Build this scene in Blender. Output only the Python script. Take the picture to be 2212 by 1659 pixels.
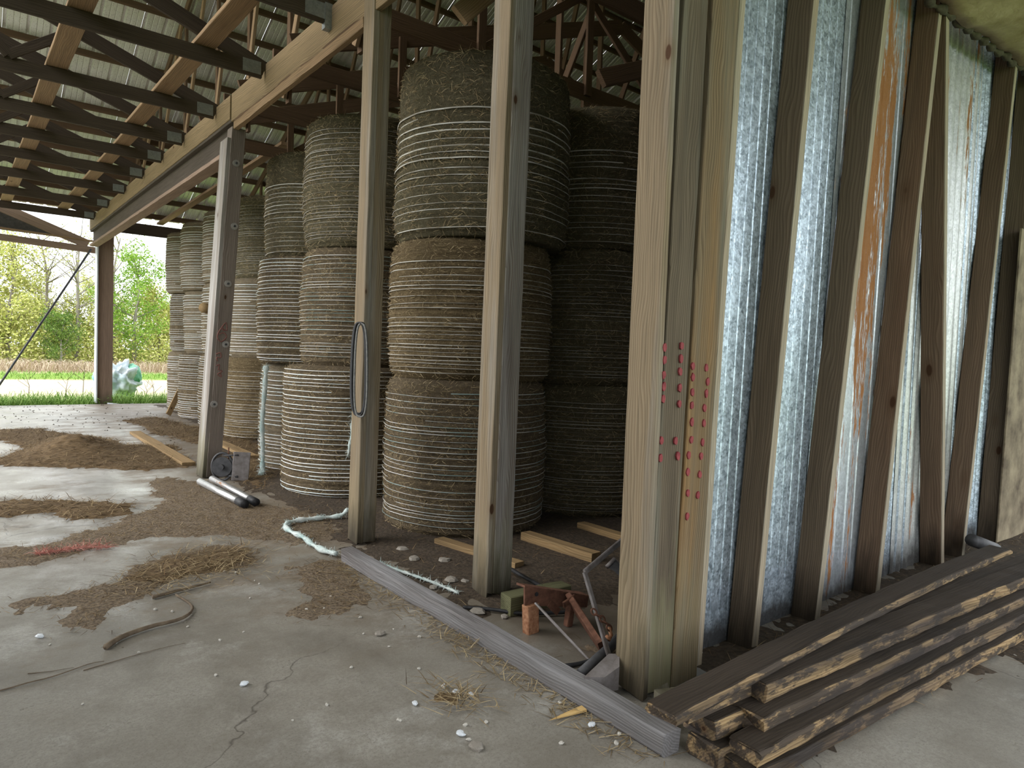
import bpy, math, random
import numpy as np
from mathutils import Vector, Matrix, noise as mnoise

for o in list(bpy.data.objects):
    bpy.data.objects.remove(o, do_unlink=True)
scene = bpy.context.scene
COL = scene.collection
random.seed(7)
RNG = np.random.default_rng(7)

# ------------------------------------------------------------------ camera
# World: X runs along the stud wall (away to the right), Y along the post row
# (away to the left), Z up. Corner post stands at the origin.
W, H, F, EYE = 2212.0, 1659.0, 1480.0, 1.43
CX, CY = W / 2, H / 2
MC = np.array([[0.777, 0.001, 0.630], [-0.629, -0.055, 0.776], [0.035, -0.999, -0.042]])
def _axes():
    p = math.atan(62 / 1480.0); r = math.atan(0.035)
    up = np.array([0, -math.cos(p), -math.sin(p)])
    R = np.array([[math.cos(r), -math.sin(r), 0], [math.sin(r), math.cos(r), 0], [0, 0, 1]])
    up = R @ up
    a = (-94.0 - CX) / F
    v = -(up[0] * a + up[2]) / up[1]
    Y = np.array([a, v, 1.0]); Y /= np.linalg.norm(Y)
    return np.array([np.cross(Y, up), Y, up])
MC = _axes()
def ray(u, v): return MC @ np.array([(u - CX) / F, (v - CY) / F, 1.0])
CAM = np.array([-2.286, -1.824, EYE])
def FL(u, v, z=0.0):
    d = ray(u, v); return Vector(CAM + d * ((z - CAM[2]) / d[2]))
def OY(u, v, y=0.0):
    d = ray(u, v); return Vector(CAM + d * ((y - CAM[1]) / d[1]))
def OX(u, v, x=0.0):
    d = ray(u, v); return Vector(CAM + d * ((x - CAM[0]) / d[0]))
cam_d = bpy.data.cameras.new('camera'); cam = bpy.data.objects.new('camera', cam_d); COL.objects.link(cam)
cam_d.sensor_fit = 'HORIZONTAL'; cam_d.sensor_width = 36.0; cam_d.lens = F / W * 36.0
cam_d.clip_start = 0.05; cam_d.clip_end = 500
m = Matrix.Identity(4)
for i in range(3):
    m[i][0] = MC[i, 0]; m[i][1] = -MC[i, 1]; m[i][2] = -MC[i, 2]; m[i][3] = CAM[i]
cam.matrix_world = m
scene.camera = cam

# ------------------------------------------------------------------ light
wd = bpy.data.worlds.new('overcast_sky'); scene.world = wd; wd.use_nodes = True
wn = wd.node_tree
bg = wn.nodes['Background']; bg.inputs[0].default_value = (0.93, 0.97, 1.0, 1); bg.inputs[1].default_value = 2.1
sun_d = bpy.data.lights.new('veiled_sun', 'SUN'); sun_d.energy = 3.0; sun_d.angle = math.radians(55); sun_d.color = (1.0, 0.97, 0.92)
sun = bpy.data.objects.new('veiled_sun', sun_d); COL.objects.link(sun)
sdir = Vector((0.74, -0.28, -0.50)).normalized()      # the way the light travels
sun.rotation_euler = sdir.to_track_quat('-Z', 'Y').to_euler()
sun.location = (-6, -8, 9)
vs = scene.view_settings
vs.view_transform = 'Standard'; vs.look = 'None'; vs.exposure = 0.36; vs.gamma = 1.0; vs.use_curve_mapping = False

cy = scene.cycles; cy.max_bounces = 6; cy.diffuse_bounces = 4; cy.glossy_bounces = 3; cy.caustics_reflective = False; cy.caustics_refractive = False

# ------------------------------------------------------------------ helpers
def tag(o, label=None, cat=None, group=None, kind=None):
    if label: o['label'] = label
    if cat: o['category'] = cat
    if group: o['group'] = group
    if kind: o['kind'] = kind
    return o
def empty(name, loc=(0, 0, 0), label=None, cat=None, group=None, kind=None):
    o = bpy.data.objects.new(name, None); COL.objects.link(o); o.location = loc
    o.empty_display_size = 0.1
    return tag(o, label, cat, group, kind)
def pw(o):           # world location of a (translation-only) parent chain
    v = Vector((0, 0, 0))
    while o is not None:
        v += o.matrix_basis.translation; o = o.parent
    return v
def place(o, parent, mw):
    if parent is not None:
        o.parent = parent
        # parents that carry a rotation pass it on
        pm = Matrix.Identity(4); chain = []
        q = parent
        while q is not None:
            chain.append(q.matrix_basis.copy()); q = q.parent
        for c in reversed(chain): pm = pm @ c
        o.matrix_basis = pm.inverted() @ mw
    else:
        o.matrix_basis = mw
    return o
def meshobj(name, verts, faces, mat, parent=None, mw=None, smooth=False, autos=None):
    me = bpy.data.meshes.new(name)
    me.from_pydata([tuple(v) for v in verts], [], faces); me.update()
    if mat is not None: me.materials.append(mat)
    if smooth:
        me.polygons.foreach_set('use_smooth', [True] * len(me.polygons))
    o = bpy.data.objects.new(name, me); COL.objects.link(o)
    place(o, parent, mw or Matrix.Identity(4))
    return o
def frame(p0, p1, up):
    x = (Vector(p1) - Vector(p0)); L = x.length; x = x / L
    u = Vector(up); z = (u - x * u.dot(x)).normalized(); y = z.cross(x)
    mw = Matrix.Identity(4)
    for i in range(3):
        mw[i][0] = x[i]; mw[i][1] = y[i]; mw[i][2] = z[i]; mw[i][3] = p0[i]
    return mw, L
def board_geo(L, w, t, bev=0.004, seg=None, jit=0.0015, warp=0.0, ragged=(0, 0), taper=0.0, seed=0):
    """rough-sawn board, length on local X, width on local Y, thickness on local Z, centred in Y and Z"""
    rr = random.Random(seed)
    n = seg or max(2, int(L / 0.22))
    b = min(bev, w * 0.3, t * 0.3)
    prof = [(-w/2 + b, -t/2), (w/2 - b, -t/2), (w/2, -t/2 + b), (w/2, t/2 - b), (w/2 - b, t/2), (-w/2 + b, t/2), (-w/2, t/2 - b), (-w/2, -t/2 + b)]
    V = []; Fc = []
    ph = rr.uniform(0, 9)
    for i in range(n + 1):
        s = i / n
        k = 1 - taper * s
        for j, (y, z) in enumerate(prof):
            x = s * L
            if i == 0: x += rr.uniform(0, ragged[0])
            if i == n: x -= rr.uniform(0, ragged[1])
            V.append((x, y * k + rr.uniform(-jit, jit) + warp * math.sin(s * 3.1 + ph) * 0.5, z * k + rr.uniform(-jit, jit) + warp * math.sin(s * 3.14)))
    for i in range(n):
        for j in range(8):
            a = i * 8 + j; c = i * 8 + (j + 1) % 8
            Fc.append((a, c, c + 8, a + 8))
    Fc.append(tuple(range(7, -1, -1))); Fc.append(tuple(n * 8 + j for j in range(8)))
    return V, Fc
SEED = [0]
def board(name, p0, p1, w, t, up, mat, parent=None, **kw):
    SEED[0] += 1
    mw, L = frame(p0, p1, up)
    V, Fc = board_geo(L, w, t, seed=SEED[0], **kw)
    return meshobj(name, V, Fc, mat, parent, mw)
def tube_geo(pts, rad, n=8, V=None, Fc=None, caps=True, flat=1.0):
    V = V if V is not None else []; Fc = Fc if Fc is not None else []
    P = [Vector(p) for p in pts]; base = len(V)
    ref = Vector((0.13, 0.31, 0.94)).normalized(); prev = None
    for i, p in enumerate(P):
        d = (P[min(i + 1, len(P) - 1)] - P[max(i - 1, 0)]).normalized()
        if prev is None:
            s = d.cross(ref)
            if s.length < 0.1: s = d.cross(Vector((1, 0, 0)))
            s.normalize()
        else:
            s = (prev - d * prev.dot(d)).normalized()
        prev = s; q = d.cross(s)
        r = rad(i / max(1, len(P) - 1)) if callable(rad) else rad
        for k in range(n):
            a = 2 * math.pi * k / n
            V.append(p + s * (math.cos(a) * r) + q * (math.sin(a) * r * flat))
    for i in range(len(P) - 1):
        for k in range(n):
            a = base + i * n + k; b = base + i * n + (k + 1) % n
            Fc.append((a, b, b + n, a + n))
    if caps:
        Fc.append(tuple(base + k for k in range(n - 1, -1, -1)))
        Fc.append(tuple(base + (len(P) - 1) * n + k for k in range(n)))
    return V, Fc
def tube(name, pts, rad, mat, parent=None, n=8, smooth=True, flat=1.0):
    o0 = Vector(pts[0])
    V, Fc = tube_geo([Vector(p) - o0 for p in pts], rad, n, flat=flat)
    return meshobj(name, V, Fc, mat, parent, Matrix.Translation(o0), smooth)
def smooth_path(pts, k=6):
    P = [Vector(p) for p in pts]; out = []
    for i in range(len(P) - 1):
        a = P[max(i - 1, 0)]; b = P[i]; c = P[i + 1]; d = P[min(i + 2, len(P) - 1)]
        for j in range(k):
            t = j / k
            out.append(0.5 * ((2 * b) + (c - a) * t + (2 * a - 5 * b + 4 * c - d) * t * t + (3 * b - a - 3 * c + d) * t ** 3))
    out.append(P[-1]); return out
def boxgeo(x0, x1, y0, y1, z0, z1):
    V = [(x, y, z) for x in (x0, x1) for y in (y0, y1) for z in (z0, z1)]
    Fc = [(0, 1, 3, 2), (4, 6, 7, 5), (0, 4, 5, 1), (2, 3, 7, 6), (0, 2, 6, 4), (1, 5, 7, 3)]
    return V, Fc
def merge(parts):
    V = []; Fc = []
    for v, f in parts:
        b = len(V); V += [tuple(x) for x in v]; Fc += [tuple(i + b for i in q) for q in f]
    return V, Fc

# ------------------------------------------------------------------ materials
class NB:
    def __init__(s, name):
        s.m = bpy.data.materials.new(name); s.m.use_nodes = True
        s.t = s.m.node_tree; s.b = s.t.nodes['Principled BSDF']; s.out = s.t.nodes['Material Output']
    def n(s, typ, **kw):
        nd = s.t.nodes.new(typ)
        for k, v in kw.items():
            if k.startswith('_'): setattr(nd, k[1:], v)
            else:
                key = int(k[1:]) if k[0] == 'i' and k[1:].isdigit() else k
                s.set(nd.inputs[key], v)
        return nd
    def set(s, inp, v):
        if isinstance(v, bpy.types.NodeSocket): s.t.links.new(v, inp)
        elif isinstance(v, bpy.types.Node): s.t.links.new(v.outputs[0], inp)
        else:
            if isinstance(v, tuple) and len(v) == 3 and inp.type == 'RGBA': v = (*v, 1)
            inp.default_value = v
    def math(s, op, a, b=0.5, clamp=False):
        nd = s.n('ShaderNodeMath', _operation=op, _use_clamp=clamp); s.set(nd.inputs[0], a); s.set(nd.inputs[1], b); return nd.outputs[0]
    def mix(s, f, a, b, mode='MIX'):
        nd = s.n('ShaderNodeMix', _data_type='RGBA', _blend_type=mode)
        s.set(nd.inputs[0], f); s.set(nd.inputs[6], a); s.set(nd.inputs[7], b); return nd.outputs[2]
    def ramp(s, f, stops, interp='LINEAR'):
        nd = s.n('ShaderNodeValToRGB'); s.set(nd.inputs[0], f); cr = nd.color_ramp; cr.interpolation = interp
        while len(cr.elements) < len(stops): cr.elements.new(0.5)
        for e, (p, c) in zip(cr.elements, stops):
            e.position = p; e.color = (*c, 1) if len(c) == 3 else c
        return nd.outputs[0]
    def rng(s, f, a, b, c=0.0, d=1.0):
        nd = s.n('ShaderNodeMapRange', _clamp=True); s.set(nd.inputs[0], f)
        for i, v in enumerate((a, b, c, d)): s.set(nd.inputs[i + 1], v)
        return nd.outputs[0]
    def coord(s, scale=(1, 1, 1), kind='Object', rand=True, loc=(0, 0, 0)):
        tc = s.n('ShaderNodeTexCoord'); v = tc.outputs[kind]
        if rand:
            oi = s.n('ShaderNodeObjectInfo')
            k = s.math('MULTIPLY', oi.outputs['Random'], 43.7)
            va = s.n('ShaderNodeVectorMath', _operation='ADD'); s.set(va.inputs[0], v); s.set(va.inputs[1], k); v = va.outputs[0]
        mp = s.n('ShaderNodeMapping'); s.set(mp.inputs[0], v); mp.inputs['Scale'].default_value = scale; mp.inputs['Location'].default_value = loc
        return mp.outputs[0]
    def noise(s, v, scale=5, detail=4, rough=0.55, dist=0.0):
        nd = s.n('ShaderNodeTexNoise'); s.set(nd.inputs['Vector'], v); nd.inputs['Scale'].default_value = scale
        nd.inputs['Detail'].default_value = detail; nd.inputs['Roughness'].default_value = rough; nd.inputs['Distortion'].default_value = dist
        return nd.outputs[0]
    def vor(s, v, scale=5, feature='F1', rnd=1.0):
        nd = s.n('ShaderNodeTexVoronoi', _feature=feature); s.set(nd.inputs['Vector'], v); nd.inputs['Scale'].default_value = scale
        nd.inputs['Randomness'].default_value = rnd
        return nd
    def bump(s, h, strength=0.3, dist=0.01):
        nd = s.n('ShaderNodeBump'); s.set(nd.inputs['Height'], h); nd.inputs['Strength'].default_value = strength; nd.inputs['Distance'].default_value = dist
        s.t.links.new(nd.outputs[0], s.b.inputs['Normal'])
    def fin(s, col=None, rough=0.8, metal=0.0, spec=0.3):
        if col is not None: s.set(s.b.inputs['Base Color'], col)
        s.set(s.b.inputs['Roughness'], rough); s.set(s.b.inputs['Metallic'], metal)
        s.b.inputs['Specular IOR Level'].default_value = spec
        return s.m

def wood(name, early, late, stain=(0.05, 0.04, 0.03), stain_amt=0.35, weather=None, wamt=0.0, moss=0.0, rings=30, knots=0.055, rough=0.85, foot=0.0, bump=0.35, blotch=0.0):
    b = NB(name)
    v = b.coord((1, 1, 1))
    warp = b.noise(b.coord((0.8, 3.0, 3.0)), 1.6, 2)
    wv = b.n('ShaderNodeVectorMath', _operation='MULTIPLY_ADD'); b.set(wv.inputs[0], warp); wv.inputs[1].default_value = (0.0, 0.07, 0.07); b.set(wv.inputs[2], b.coord((0.03, 1, 1), loc=(0, 0.13, 0.05)))
    wave = b.n('ShaderNodeTexWave', _wave_type='RINGS', _rings_direction='X', _wave_profile='SAW')
    b.set(wave.inputs['Vector'], wv.outputs[0]); wave.inputs['Scale'].default_value = rings
    wave.inputs['Distortion'].default_value = 0.5; wave.inputs['Detail'].default_value = 1; wave.inputs['Detail Scale'].default_value = 0.8
    streak = b.noise(b.coord((2.2, 75, 75)), 1.0, 5, 0.65)
    broad = b.noise(b.coord((0.7, 6, 6)), 1.0, 3)
    ringf = b.rng(wave.outputs['Fac'], 0.25, 1.0)
    f = b.math('ADD', b.math('MULTIPLY', ringf, 0.65), b.math('MULTIPLY', b.rng(streak, 0.34, 0.66), 0.45), True)
    col = b.mix(f, (*early, 1), (*late, 1))
    if weather is not None:
        wf = b.rng(b.noise(b.coord((0.5, 9, 9), loc=(3, 1, 2)), 1.0, 4), 0.62 - 0.35 * wamt, 0.85 - 0.35 * wamt)
        col = b.mix(wf, col, (*weather, 1))
    col = b.mix(b.math('MULTIPLY', b.rng(broad, 0.48, 0.78), stain_amt), col, (*stain, 1))
    fine = b.rng(streak, 0.30, 0.70, 0.55, 1.2)
    col = b.mix(1.0, col, fine, 'MULTIPLY')
    if blotch:
        bl = b.noise(b.coord((5, 16, 16), loc=(1, 5, 2)), 1.0, 6, 0.7)
        col = b.mix(b.math('MULTIPLY', b.rng(bl, 0.47, 0.53), blotch), col, (0.05, 0.042, 0.038, 1))
    if knots:
        vo = b.vor(b.coord((1.0, 2.2, 2.2), loc=(0.3, 0.1, 0.2)), 1.55)
        kn = b.rng(vo.outputs['Distance'], knots * 0.75, knots, 1.0, 0.0)
        halo = b.rng(vo.outputs['Distance'], knots, knots * 2.2, 0.45, 0.0)
        col = b.mix(halo, col, (late[0] * 0.8, late[1] * 0.7, late[2] * 0.6, 1))
        col = b.mix(kn, col, (0.07, 0.035, 0.018, 1))
    if moss or foot:
        g = b.n('ShaderNodeNewGeometry'); sp = b.n('ShaderNodeSeparateXYZ'); b.set(sp.inputs[0], g.outputs['Position'])
        mn = b.noise(b.coord((3, 14, 14)), 1.0, 4)
        if moss:
            mf = b.math('MULTIPLY', b.rng(b.math('SUBTRACT', sp.outputs[2], b.math('MULTIPLY', mn, 1.1)), -0.5, 0.05, 1.0, 0.0), moss)
            col = b.mix(mf, col, (0.25, 0.245, 0.13, 1))
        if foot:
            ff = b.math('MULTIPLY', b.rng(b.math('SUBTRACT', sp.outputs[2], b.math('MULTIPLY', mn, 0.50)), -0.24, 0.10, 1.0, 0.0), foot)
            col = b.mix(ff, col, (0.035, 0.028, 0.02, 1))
    b.bump(b.math('ADD', streak, b.math('MULTIPLY', ringf, 0.4)), bump, 0.004)
    return b.fin(col, rough, 0, 0.2)

M = {}
M['post'] = wood('post_wood', (0.36, 0.285, 0.19), (0.185, 0.135, 0.085), weather=(0.30, 0.275, 0.235), wamt=0.4, moss=0.22, foot=0.9)
M['post_grey'] = wood('post_wood_weathered', (0.40, 0.37, 0.33), (0.155, 0.12, 0.095), stain=(0.085, 0.045, 0.032), stain_amt=0.7, weather=(0.44, 0.42, 0.40), wamt=0.5, moss=0.6, foot=0.9)
M['post_orange'] = wood('post_wood_orange', (0.27, 0.20, 0.12), (0.10, 0.068, 0.038), stain=(0.36, 0.19, 0.06), stain_amt=0.6, weather=(0.19, 0.165, 0.12), wamt=0.5, moss=0.2, foot=0.4)
M['post_dark'] = wood('post_wood_dark', (0.215, 0.17, 0.12), (0.085, 0.065, 0.044), stain=(0.045, 0.036, 0.027), stain_amt=0.8, weather=(0.20, 0.185, 0.145), wamt=0.35, moss=0.55, foot=0.3)
M['post_mauve'] = wood('post_wood_mauve', (0.34, 0.285, 0.245), (0.175, 0.14, 0.12), stain=(0.11, 0.08, 0.068), stain_amt=0.5, foot=0.6, knots=0.04)
M['stud'] = wood('stud_wood', (0.265, 0.205, 0.145), (0.135, 0.098, 0.065), stain=(0.09, 0.055, 0.03), stain_amt=0.35, knots=0.07, foot=0.9)
M['stud_red'] = wood('stud_wood_reddish', (0.285, 0.20, 0.138), (0.15, 0.099, 0.065), stain=(0.10, 0.05, 0.025), stain_amt=0.35, knots=0.085, foot=0.9)
M['stud_edge'] = wood('stud_edge_wood', (0.47, 0.42, 0.33), (0.34, 0.28, 0.20), stain=(0.33, 0.17, 0.07), stain_amt=0.25, knots=0, foot=0.4)
M['header'] = wood('header_wood', (0.38, 0.28, 0.165), (0.21, 0.145, 0.08), stain=(0.14, 0.088, 0.045), stain_amt=0.5, rings=26)
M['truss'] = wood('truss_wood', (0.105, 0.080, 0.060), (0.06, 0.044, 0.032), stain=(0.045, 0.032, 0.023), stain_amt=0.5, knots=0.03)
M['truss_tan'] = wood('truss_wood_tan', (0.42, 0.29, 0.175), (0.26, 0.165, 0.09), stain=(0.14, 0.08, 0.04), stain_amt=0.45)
M['purlin'] = wood('purlin_wood', (0.20, 0.125, 0.075), (0.11, 0.066, 0.038), stain=(0.06, 0.04, 0.027), stain_amt=0.4, knots=0)
M['lumber_grey'] = wood('lumber_wood_grey', (0.27, 0.262, 0.265), (0.13, 0.122, 0.12), stain=(0.075, 0.052, 0.040), stain_amt=1.0, weather=(0.30, 0.295, 0.305), wamt=0.4, knots=0.06, bump=0.9)
M['timber'] = wood('rough_timber', (0.56, 0.40, 0.21), (0.25, 0.155, 0.08), stain=(0.03, 0.025, 0.022), stain_amt=1.0, weather=(0.095, 0.075, 0.065), wamt=0.6, knots=0.03, bump=1.0, blotch=0.88)
M['timber_dirt'] = wood('rough_timber_top', (0.06, 0.045, 0.032), (0.035, 0.027, 0.021), stain=(0.018, 0.014, 0.011), stain_amt=0.8, knots=0, bump=0.8)
M['plank_tan'] = wood('plank_wood', (0.40, 0.28, 0.145), (0.24, 0.15, 0.07), stain=(0.09, 0.058, 0.03), stain_amt=0.6)
M['block_green'] = wood('treated_block', (0.20, 0.195, 0.11), (0.10, 0.10, 0.048), stain=(0.05, 0.05, 0.025), stain_amt=0.8, rings=40, knots=0)
M['header_dark'] = wood('header_dark', (0.13, 0.105, 0.085), (0.08, 0.062, 0.05), knots=0)

def galv(name, base=(0.20, 0.25, 0.30), light=(0.74, 0.86, 0.98), rust=0.0, rough=0.42, seedloc=(0, 0, 0), metal=0.75, foot=False):
    b = NB(name)
    v = b.coord((1, 1, 1), loc=seedloc)
    vo = b.vor(v, 85); vo2 = b.vor(v, 38)
    cell = b.n('ShaderNodeSeparateColor'); b.set(cell.inputs[0], vo.outputs['Color'])
    cell2 = b.n('ShaderNodeSeparateColor'); b.set(cell2.inputs[0], vo2.outputs['Color'])
    f = b.math('ADD', b.math('MULTIPLY', cell.outputs[0], 0.55), b.math('MULTIPLY', cell2.outputs[1], 0.45))
    col = b.mix(f, (*base, 1), (*light, 1))
    dirt = b.rng(b.noise(b.coord((6, 0.8, 6), loc=seedloc), 1.2, 5), 0.5, 0.8, 0.0, 0.5)
    col = b.mix(dirt, col, (base[0] * 0.6, base[1] * 0.6, base[2] * 0.55, 1))
    r = b.math('ADD', b.math('MULTIPLY', cell.outputs[2], 0.16), rough - 0.08)
    me = metal
    if rust:
        rn = b.noise(b.coord((8, 0.5, 8), loc=seedloc), 1.0, 5, 0.6)
        rb = b.noise(b.coord((60, 9, 60), loc=seedloc), 1.0, 4, 0.7)
        rf = b.rng(b.math('ADD', rn, b.math('MULTIPLY', b.math('SUBTRACT', rb, 0.5), 0.35)), 0.66 - 0.2 * rust, 0.72 - 0.2 * rust)
        rc = b.mix(rb, (0.20, 0.075, 0.022, 1), (0.42, 0.19, 0.065, 1))
        col = b.mix(rf, col, rc)
        r = b.math('ADD', r, b.math('MULTIPLY', rf, 0.4), True)
        me = b.math('MULTIPLY', b.math('SUBTRACT', 1.0, rf), metal)
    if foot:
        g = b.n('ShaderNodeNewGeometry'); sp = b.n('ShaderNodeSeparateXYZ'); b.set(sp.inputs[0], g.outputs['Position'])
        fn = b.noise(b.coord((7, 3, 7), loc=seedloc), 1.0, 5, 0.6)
        ff = b.rng(b.math('SUBTRACT', sp.outputs[2], b.math('MULTIPLY', fn, 0.42)), -0.16, 0.02, 0.93, 0.0)  # darkened sheet feet: dirt plus wall-base shade put into the colour
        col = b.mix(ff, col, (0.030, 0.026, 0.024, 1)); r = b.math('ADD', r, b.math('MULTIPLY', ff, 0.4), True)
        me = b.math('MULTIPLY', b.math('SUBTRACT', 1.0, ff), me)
    b.bump(f, 0.06, 0.002)
    return b.fin(col, r, me, 0.5)
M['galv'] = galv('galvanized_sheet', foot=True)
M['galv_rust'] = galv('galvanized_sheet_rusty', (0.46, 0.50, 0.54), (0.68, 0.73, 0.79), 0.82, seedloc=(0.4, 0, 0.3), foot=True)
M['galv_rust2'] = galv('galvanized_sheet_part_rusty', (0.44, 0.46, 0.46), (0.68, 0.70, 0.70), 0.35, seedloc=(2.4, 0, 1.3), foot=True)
M['roof'] = galv('roof_sheet', (0.80, 0.78, 0.74), (0.88, 0.865, 0.83), 0, 0.34, metal=0.2)
M['galv_old'] = galv('old_dull_sheet', (0.16, 0.155, 0.15), (0.24, 0.235, 0.225), 0.3, 0.6, metal=0.4)
M['galv_plate'] = galv('truss_plate', (0.25, 0.27, 0.28), (0.36, 0.38, 0.39), 0, 0.5)
M['pipe'] = galv('pipe_steel', (0.45, 0.45, 0.45), (0.6, 0.6, 0.6), 0.1, 0.4)

def simple(name, c1, c2, scale=8, rough=0.7, metal=0.0, detail=5, bump=0.2, aniso=(1, 1, 1), spec=0.3, bd=0.005):
    b = NB(name); n = b.noise(b.coord(aniso), scale, detail, 0.6)
    col = b.mix(b.rng(n, 0.3, 0.7), (*c1, 1), (*c2, 1)); b.bump(n, bump, bd)
    return b.fin(col, rough, metal, spec)
M['rust'] = simple('rusted_iron', (0.085, 0.040, 0.026), (0.21, 0.10, 0.065), 26, 0.85, 0.25, bump=0.5)
M['rust_bright'] = simple('rusted_iron_bright', (0.22, 0.085, 0.04), (0.48, 0.26, 0.15), 45, 0.85, 0.1, bump=0.5)
M['iron_grey'] = simple('dull_iron', (0.15, 0.13, 0.12), (0.27, 0.25, 0.25), 20, 0.6, 0.4)
M['iron_dark'] = simple('dark_iron', (0.05, 0.05, 0.055), (0.10, 0.10, 0.105), 14, 0.55, 0.4)
M['rubber'] = simple('black_rubber', (0.016, 0.016, 0.018), (0.035, 0.035, 0.038), 30, 0.55)
M['belt_edge'] = simple('belt_fabric_edge', (0.12, 0.12, 0.12), (0.22, 0.22, 0.21), 60, 0.8)
M['rope'] = simple('frayed_poly_rope', (0.32, 0.46, 0.45), (0.72, 0.74, 0.72), 7, 0.7, bump=0.6, bd=0.01)
M['netting_heap'] = simple('net_wrap_heap', (0.42, 0.54, 0.60), (0.84, 0.88, 0.92), 3.2, 0.55, bump=0.5, bd=0.03)
M['netting_green'] = simple('net_wrap_green', (0.07, 0.30, 0.17), (0.30, 0.60, 0.44), 5, 0.6, bump=0.5, bd=0.03)
M['tarp_blue'] = simple('blue_tarp', (0.10, 0.32, 0.52), (0.35, 0.60, 0.74), 4, 0.45, bump=0.4, bd=0.03)
M['stone'] = simple('pale_stone', (0.42, 0.39, 0.34), (0.66, 0.64, 0.59), 30, 0.8)
M['stone_grey'] = simple('grey_stone', (0.20, 0.18, 0.155), (0.33, 0.30, 0.26), 14, 0.85)
M['plastic'] = simple('clear_plastic_scrap', (0.62, 0.68, 0.74), (0.85, 0.88, 0.92), 30, 0.25)
M['insul'] = simple('foam_board', (0.40, 0.32, 0.19), (0.62, 0.53, 0.36), 6, 0.95, bump=0.8, bd=0.02)
M['insul_dark'] = simple('foam_board_edge', (0.055, 0.048, 0.038), (0.12, 0.105, 0.08), 25, 0.95, bump=0.8)
M['panel_dirty'] = simple('stained_plywood', (0.10, 0.075, 0.05), (0.36, 0.30, 0.20), 5, 0.9, detail=8)
M['steel_col'] = wood('column_wood', (0.40, 0.29, 0.225), (0.28, 0.19, 0.14), stain=(0.16, 0.11, 0.085), stain_amt=0.4, knots=0.04, foot=0.5)
M['flash'] = simple('painted_flashing', (0.55, 0.58, 0.62), (0.68, 0.71, 0.75), 4, 0.4, 0.2)
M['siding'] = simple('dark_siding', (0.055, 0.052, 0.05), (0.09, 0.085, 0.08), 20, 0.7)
M['paint_red'] = simple('red_paint', (0.20, 0.030, 0.038), (0.32, 0.065, 0.07), 40, 0.7)
M['paint_faint'] = simple('faded_red_paint', (0.20, 0.085, 0.075), (0.26, 0.12, 0.10), 40, 0.8)
M['bolt'] = simple('bolt_steel', (0.30, 0.28, 0.26), (0.42, 0.40, 0.38), 30, 0.5, 0.5)
M['bark'] = simple('tree_bark', (0.19, 0.165, 0.135), (0.34, 0.31, 0.27), 6, 0.9, aniso=(1, 1, 0.2))
M['stick'] = simple('dry_stick', (0.09, 0.065, 0.045), (0.19, 0.145, 0.10), 20, 0.9)
M['splinter'] = simple('fresh_splinter', (0.52, 0.33, 0.12), (0.66, 0.46, 0.2), 12, 0.8, aniso=(1, 6, 6))

def hay_mat(name, dark, mid, light):
    b = NB(name)
    a = b.noise(b.coord((9, 9, 120)), 1.0, 4, 0.7, 1.5)
    c = b.noise(b.coord((70, 70, 26)), 1.0, 5, 0.75, 2.0)
    g = b.noise(b.coord((1.1, 1.1, 1.6)), 1.5, 3)
    f = b.math('ADD', b.math('MULTIPLY', a, 0.40), b.math('MULTIPLY', c, 0.60))
    col = b.ramp(f, [(0.30, dark), (0.50, mid), (0.72, light)])
    col = b.mix(b.rng(g, 0.35, 0.68, 0.0, 0.5), col, b.mix(0.5, (*mid, 1), (*dark, 1)))
    b.bump(f, 0.9, 0.02)
    return b.fin(col, 0.95, 0, 0.1)
M['hay'] = hay_mat('hay', (0.030, 0.024, 0.016), (0.145, 0.112, 0.072), (0.36, 0.285, 0.19))
M['hay_gold'] = hay_mat('hay_golden', (0.035, 0.027, 0.016), (0.17, 0.125, 0.07), (0.40, 0.31, 0.18))
M['hay_green'] = hay_mat('hay_greenish', (0.030, 0.027, 0.017), (0.125, 0.108, 0.066), (0.31, 0.27, 0.18))
M['hay_pale'] = hay_mat('hay_pale', (0.08, 0.066, 0.048), (0.25, 0.205, 0.145), (0.46, 0.385, 0.28))

def straw_mat(name, stops, rough=0.8):
    b = NB(name)
    at = b.n('ShaderNodeAttribute', _attribute_name='rnd')
    return b.fin(b.ramp(at.outputs['Fac'], stops), rough, 0, 0.15)
M['straw'] = straw_mat('straw', [(0, (0.12, 0.085, 0.045)), (0.5, (0.26, 0.19, 0.10)), (1, (0.50, 0.40, 0.24))])
M['straw_brown'] = straw_mat('straw_brown', [(0, (0.05, 0.033, 0.02)), (0.6, (0.17, 0.11, 0.055)), (1, (0.40, 0.30, 0.17))])
M['leaf_yellow'] = straw_mat('leaf_yellow_green', [(0, (0.24, 0.29, 0.05)), (0.5, (0.44, 0.46, 0.12)), (1, (0.62, 0.60, 0.24))])
M['leaf_green'] = straw_mat('leaf_bright_green', [(0, (0.16, 0.32, 0.04)), (0.5, (0.30, 0.50, 0.08)), (1, (0.48, 0.64, 0.18))])
M['leaf_dark'] = straw_mat('leaf_green', [(0, (0.09, 0.17, 0.04)), (0.5, (0.18, 0.30, 0.06)), (1, (0.30, 0.42, 0.12))])
M['grass'] = straw_mat('grass_blades', [(0, (0.09, 0.19, 0.03)), (0.6, (0.19, 0.34, 0.06)), (1, (0.34, 0.46, 0.14))])
M['grass_dry'] = straw_mat('dry_grass_blades', [(0, (0.36, 0.27, 0.19)), (0.5, (0.50, 0.40, 0.29)), (1, (0.66, 0.56, 0.42))])

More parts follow.
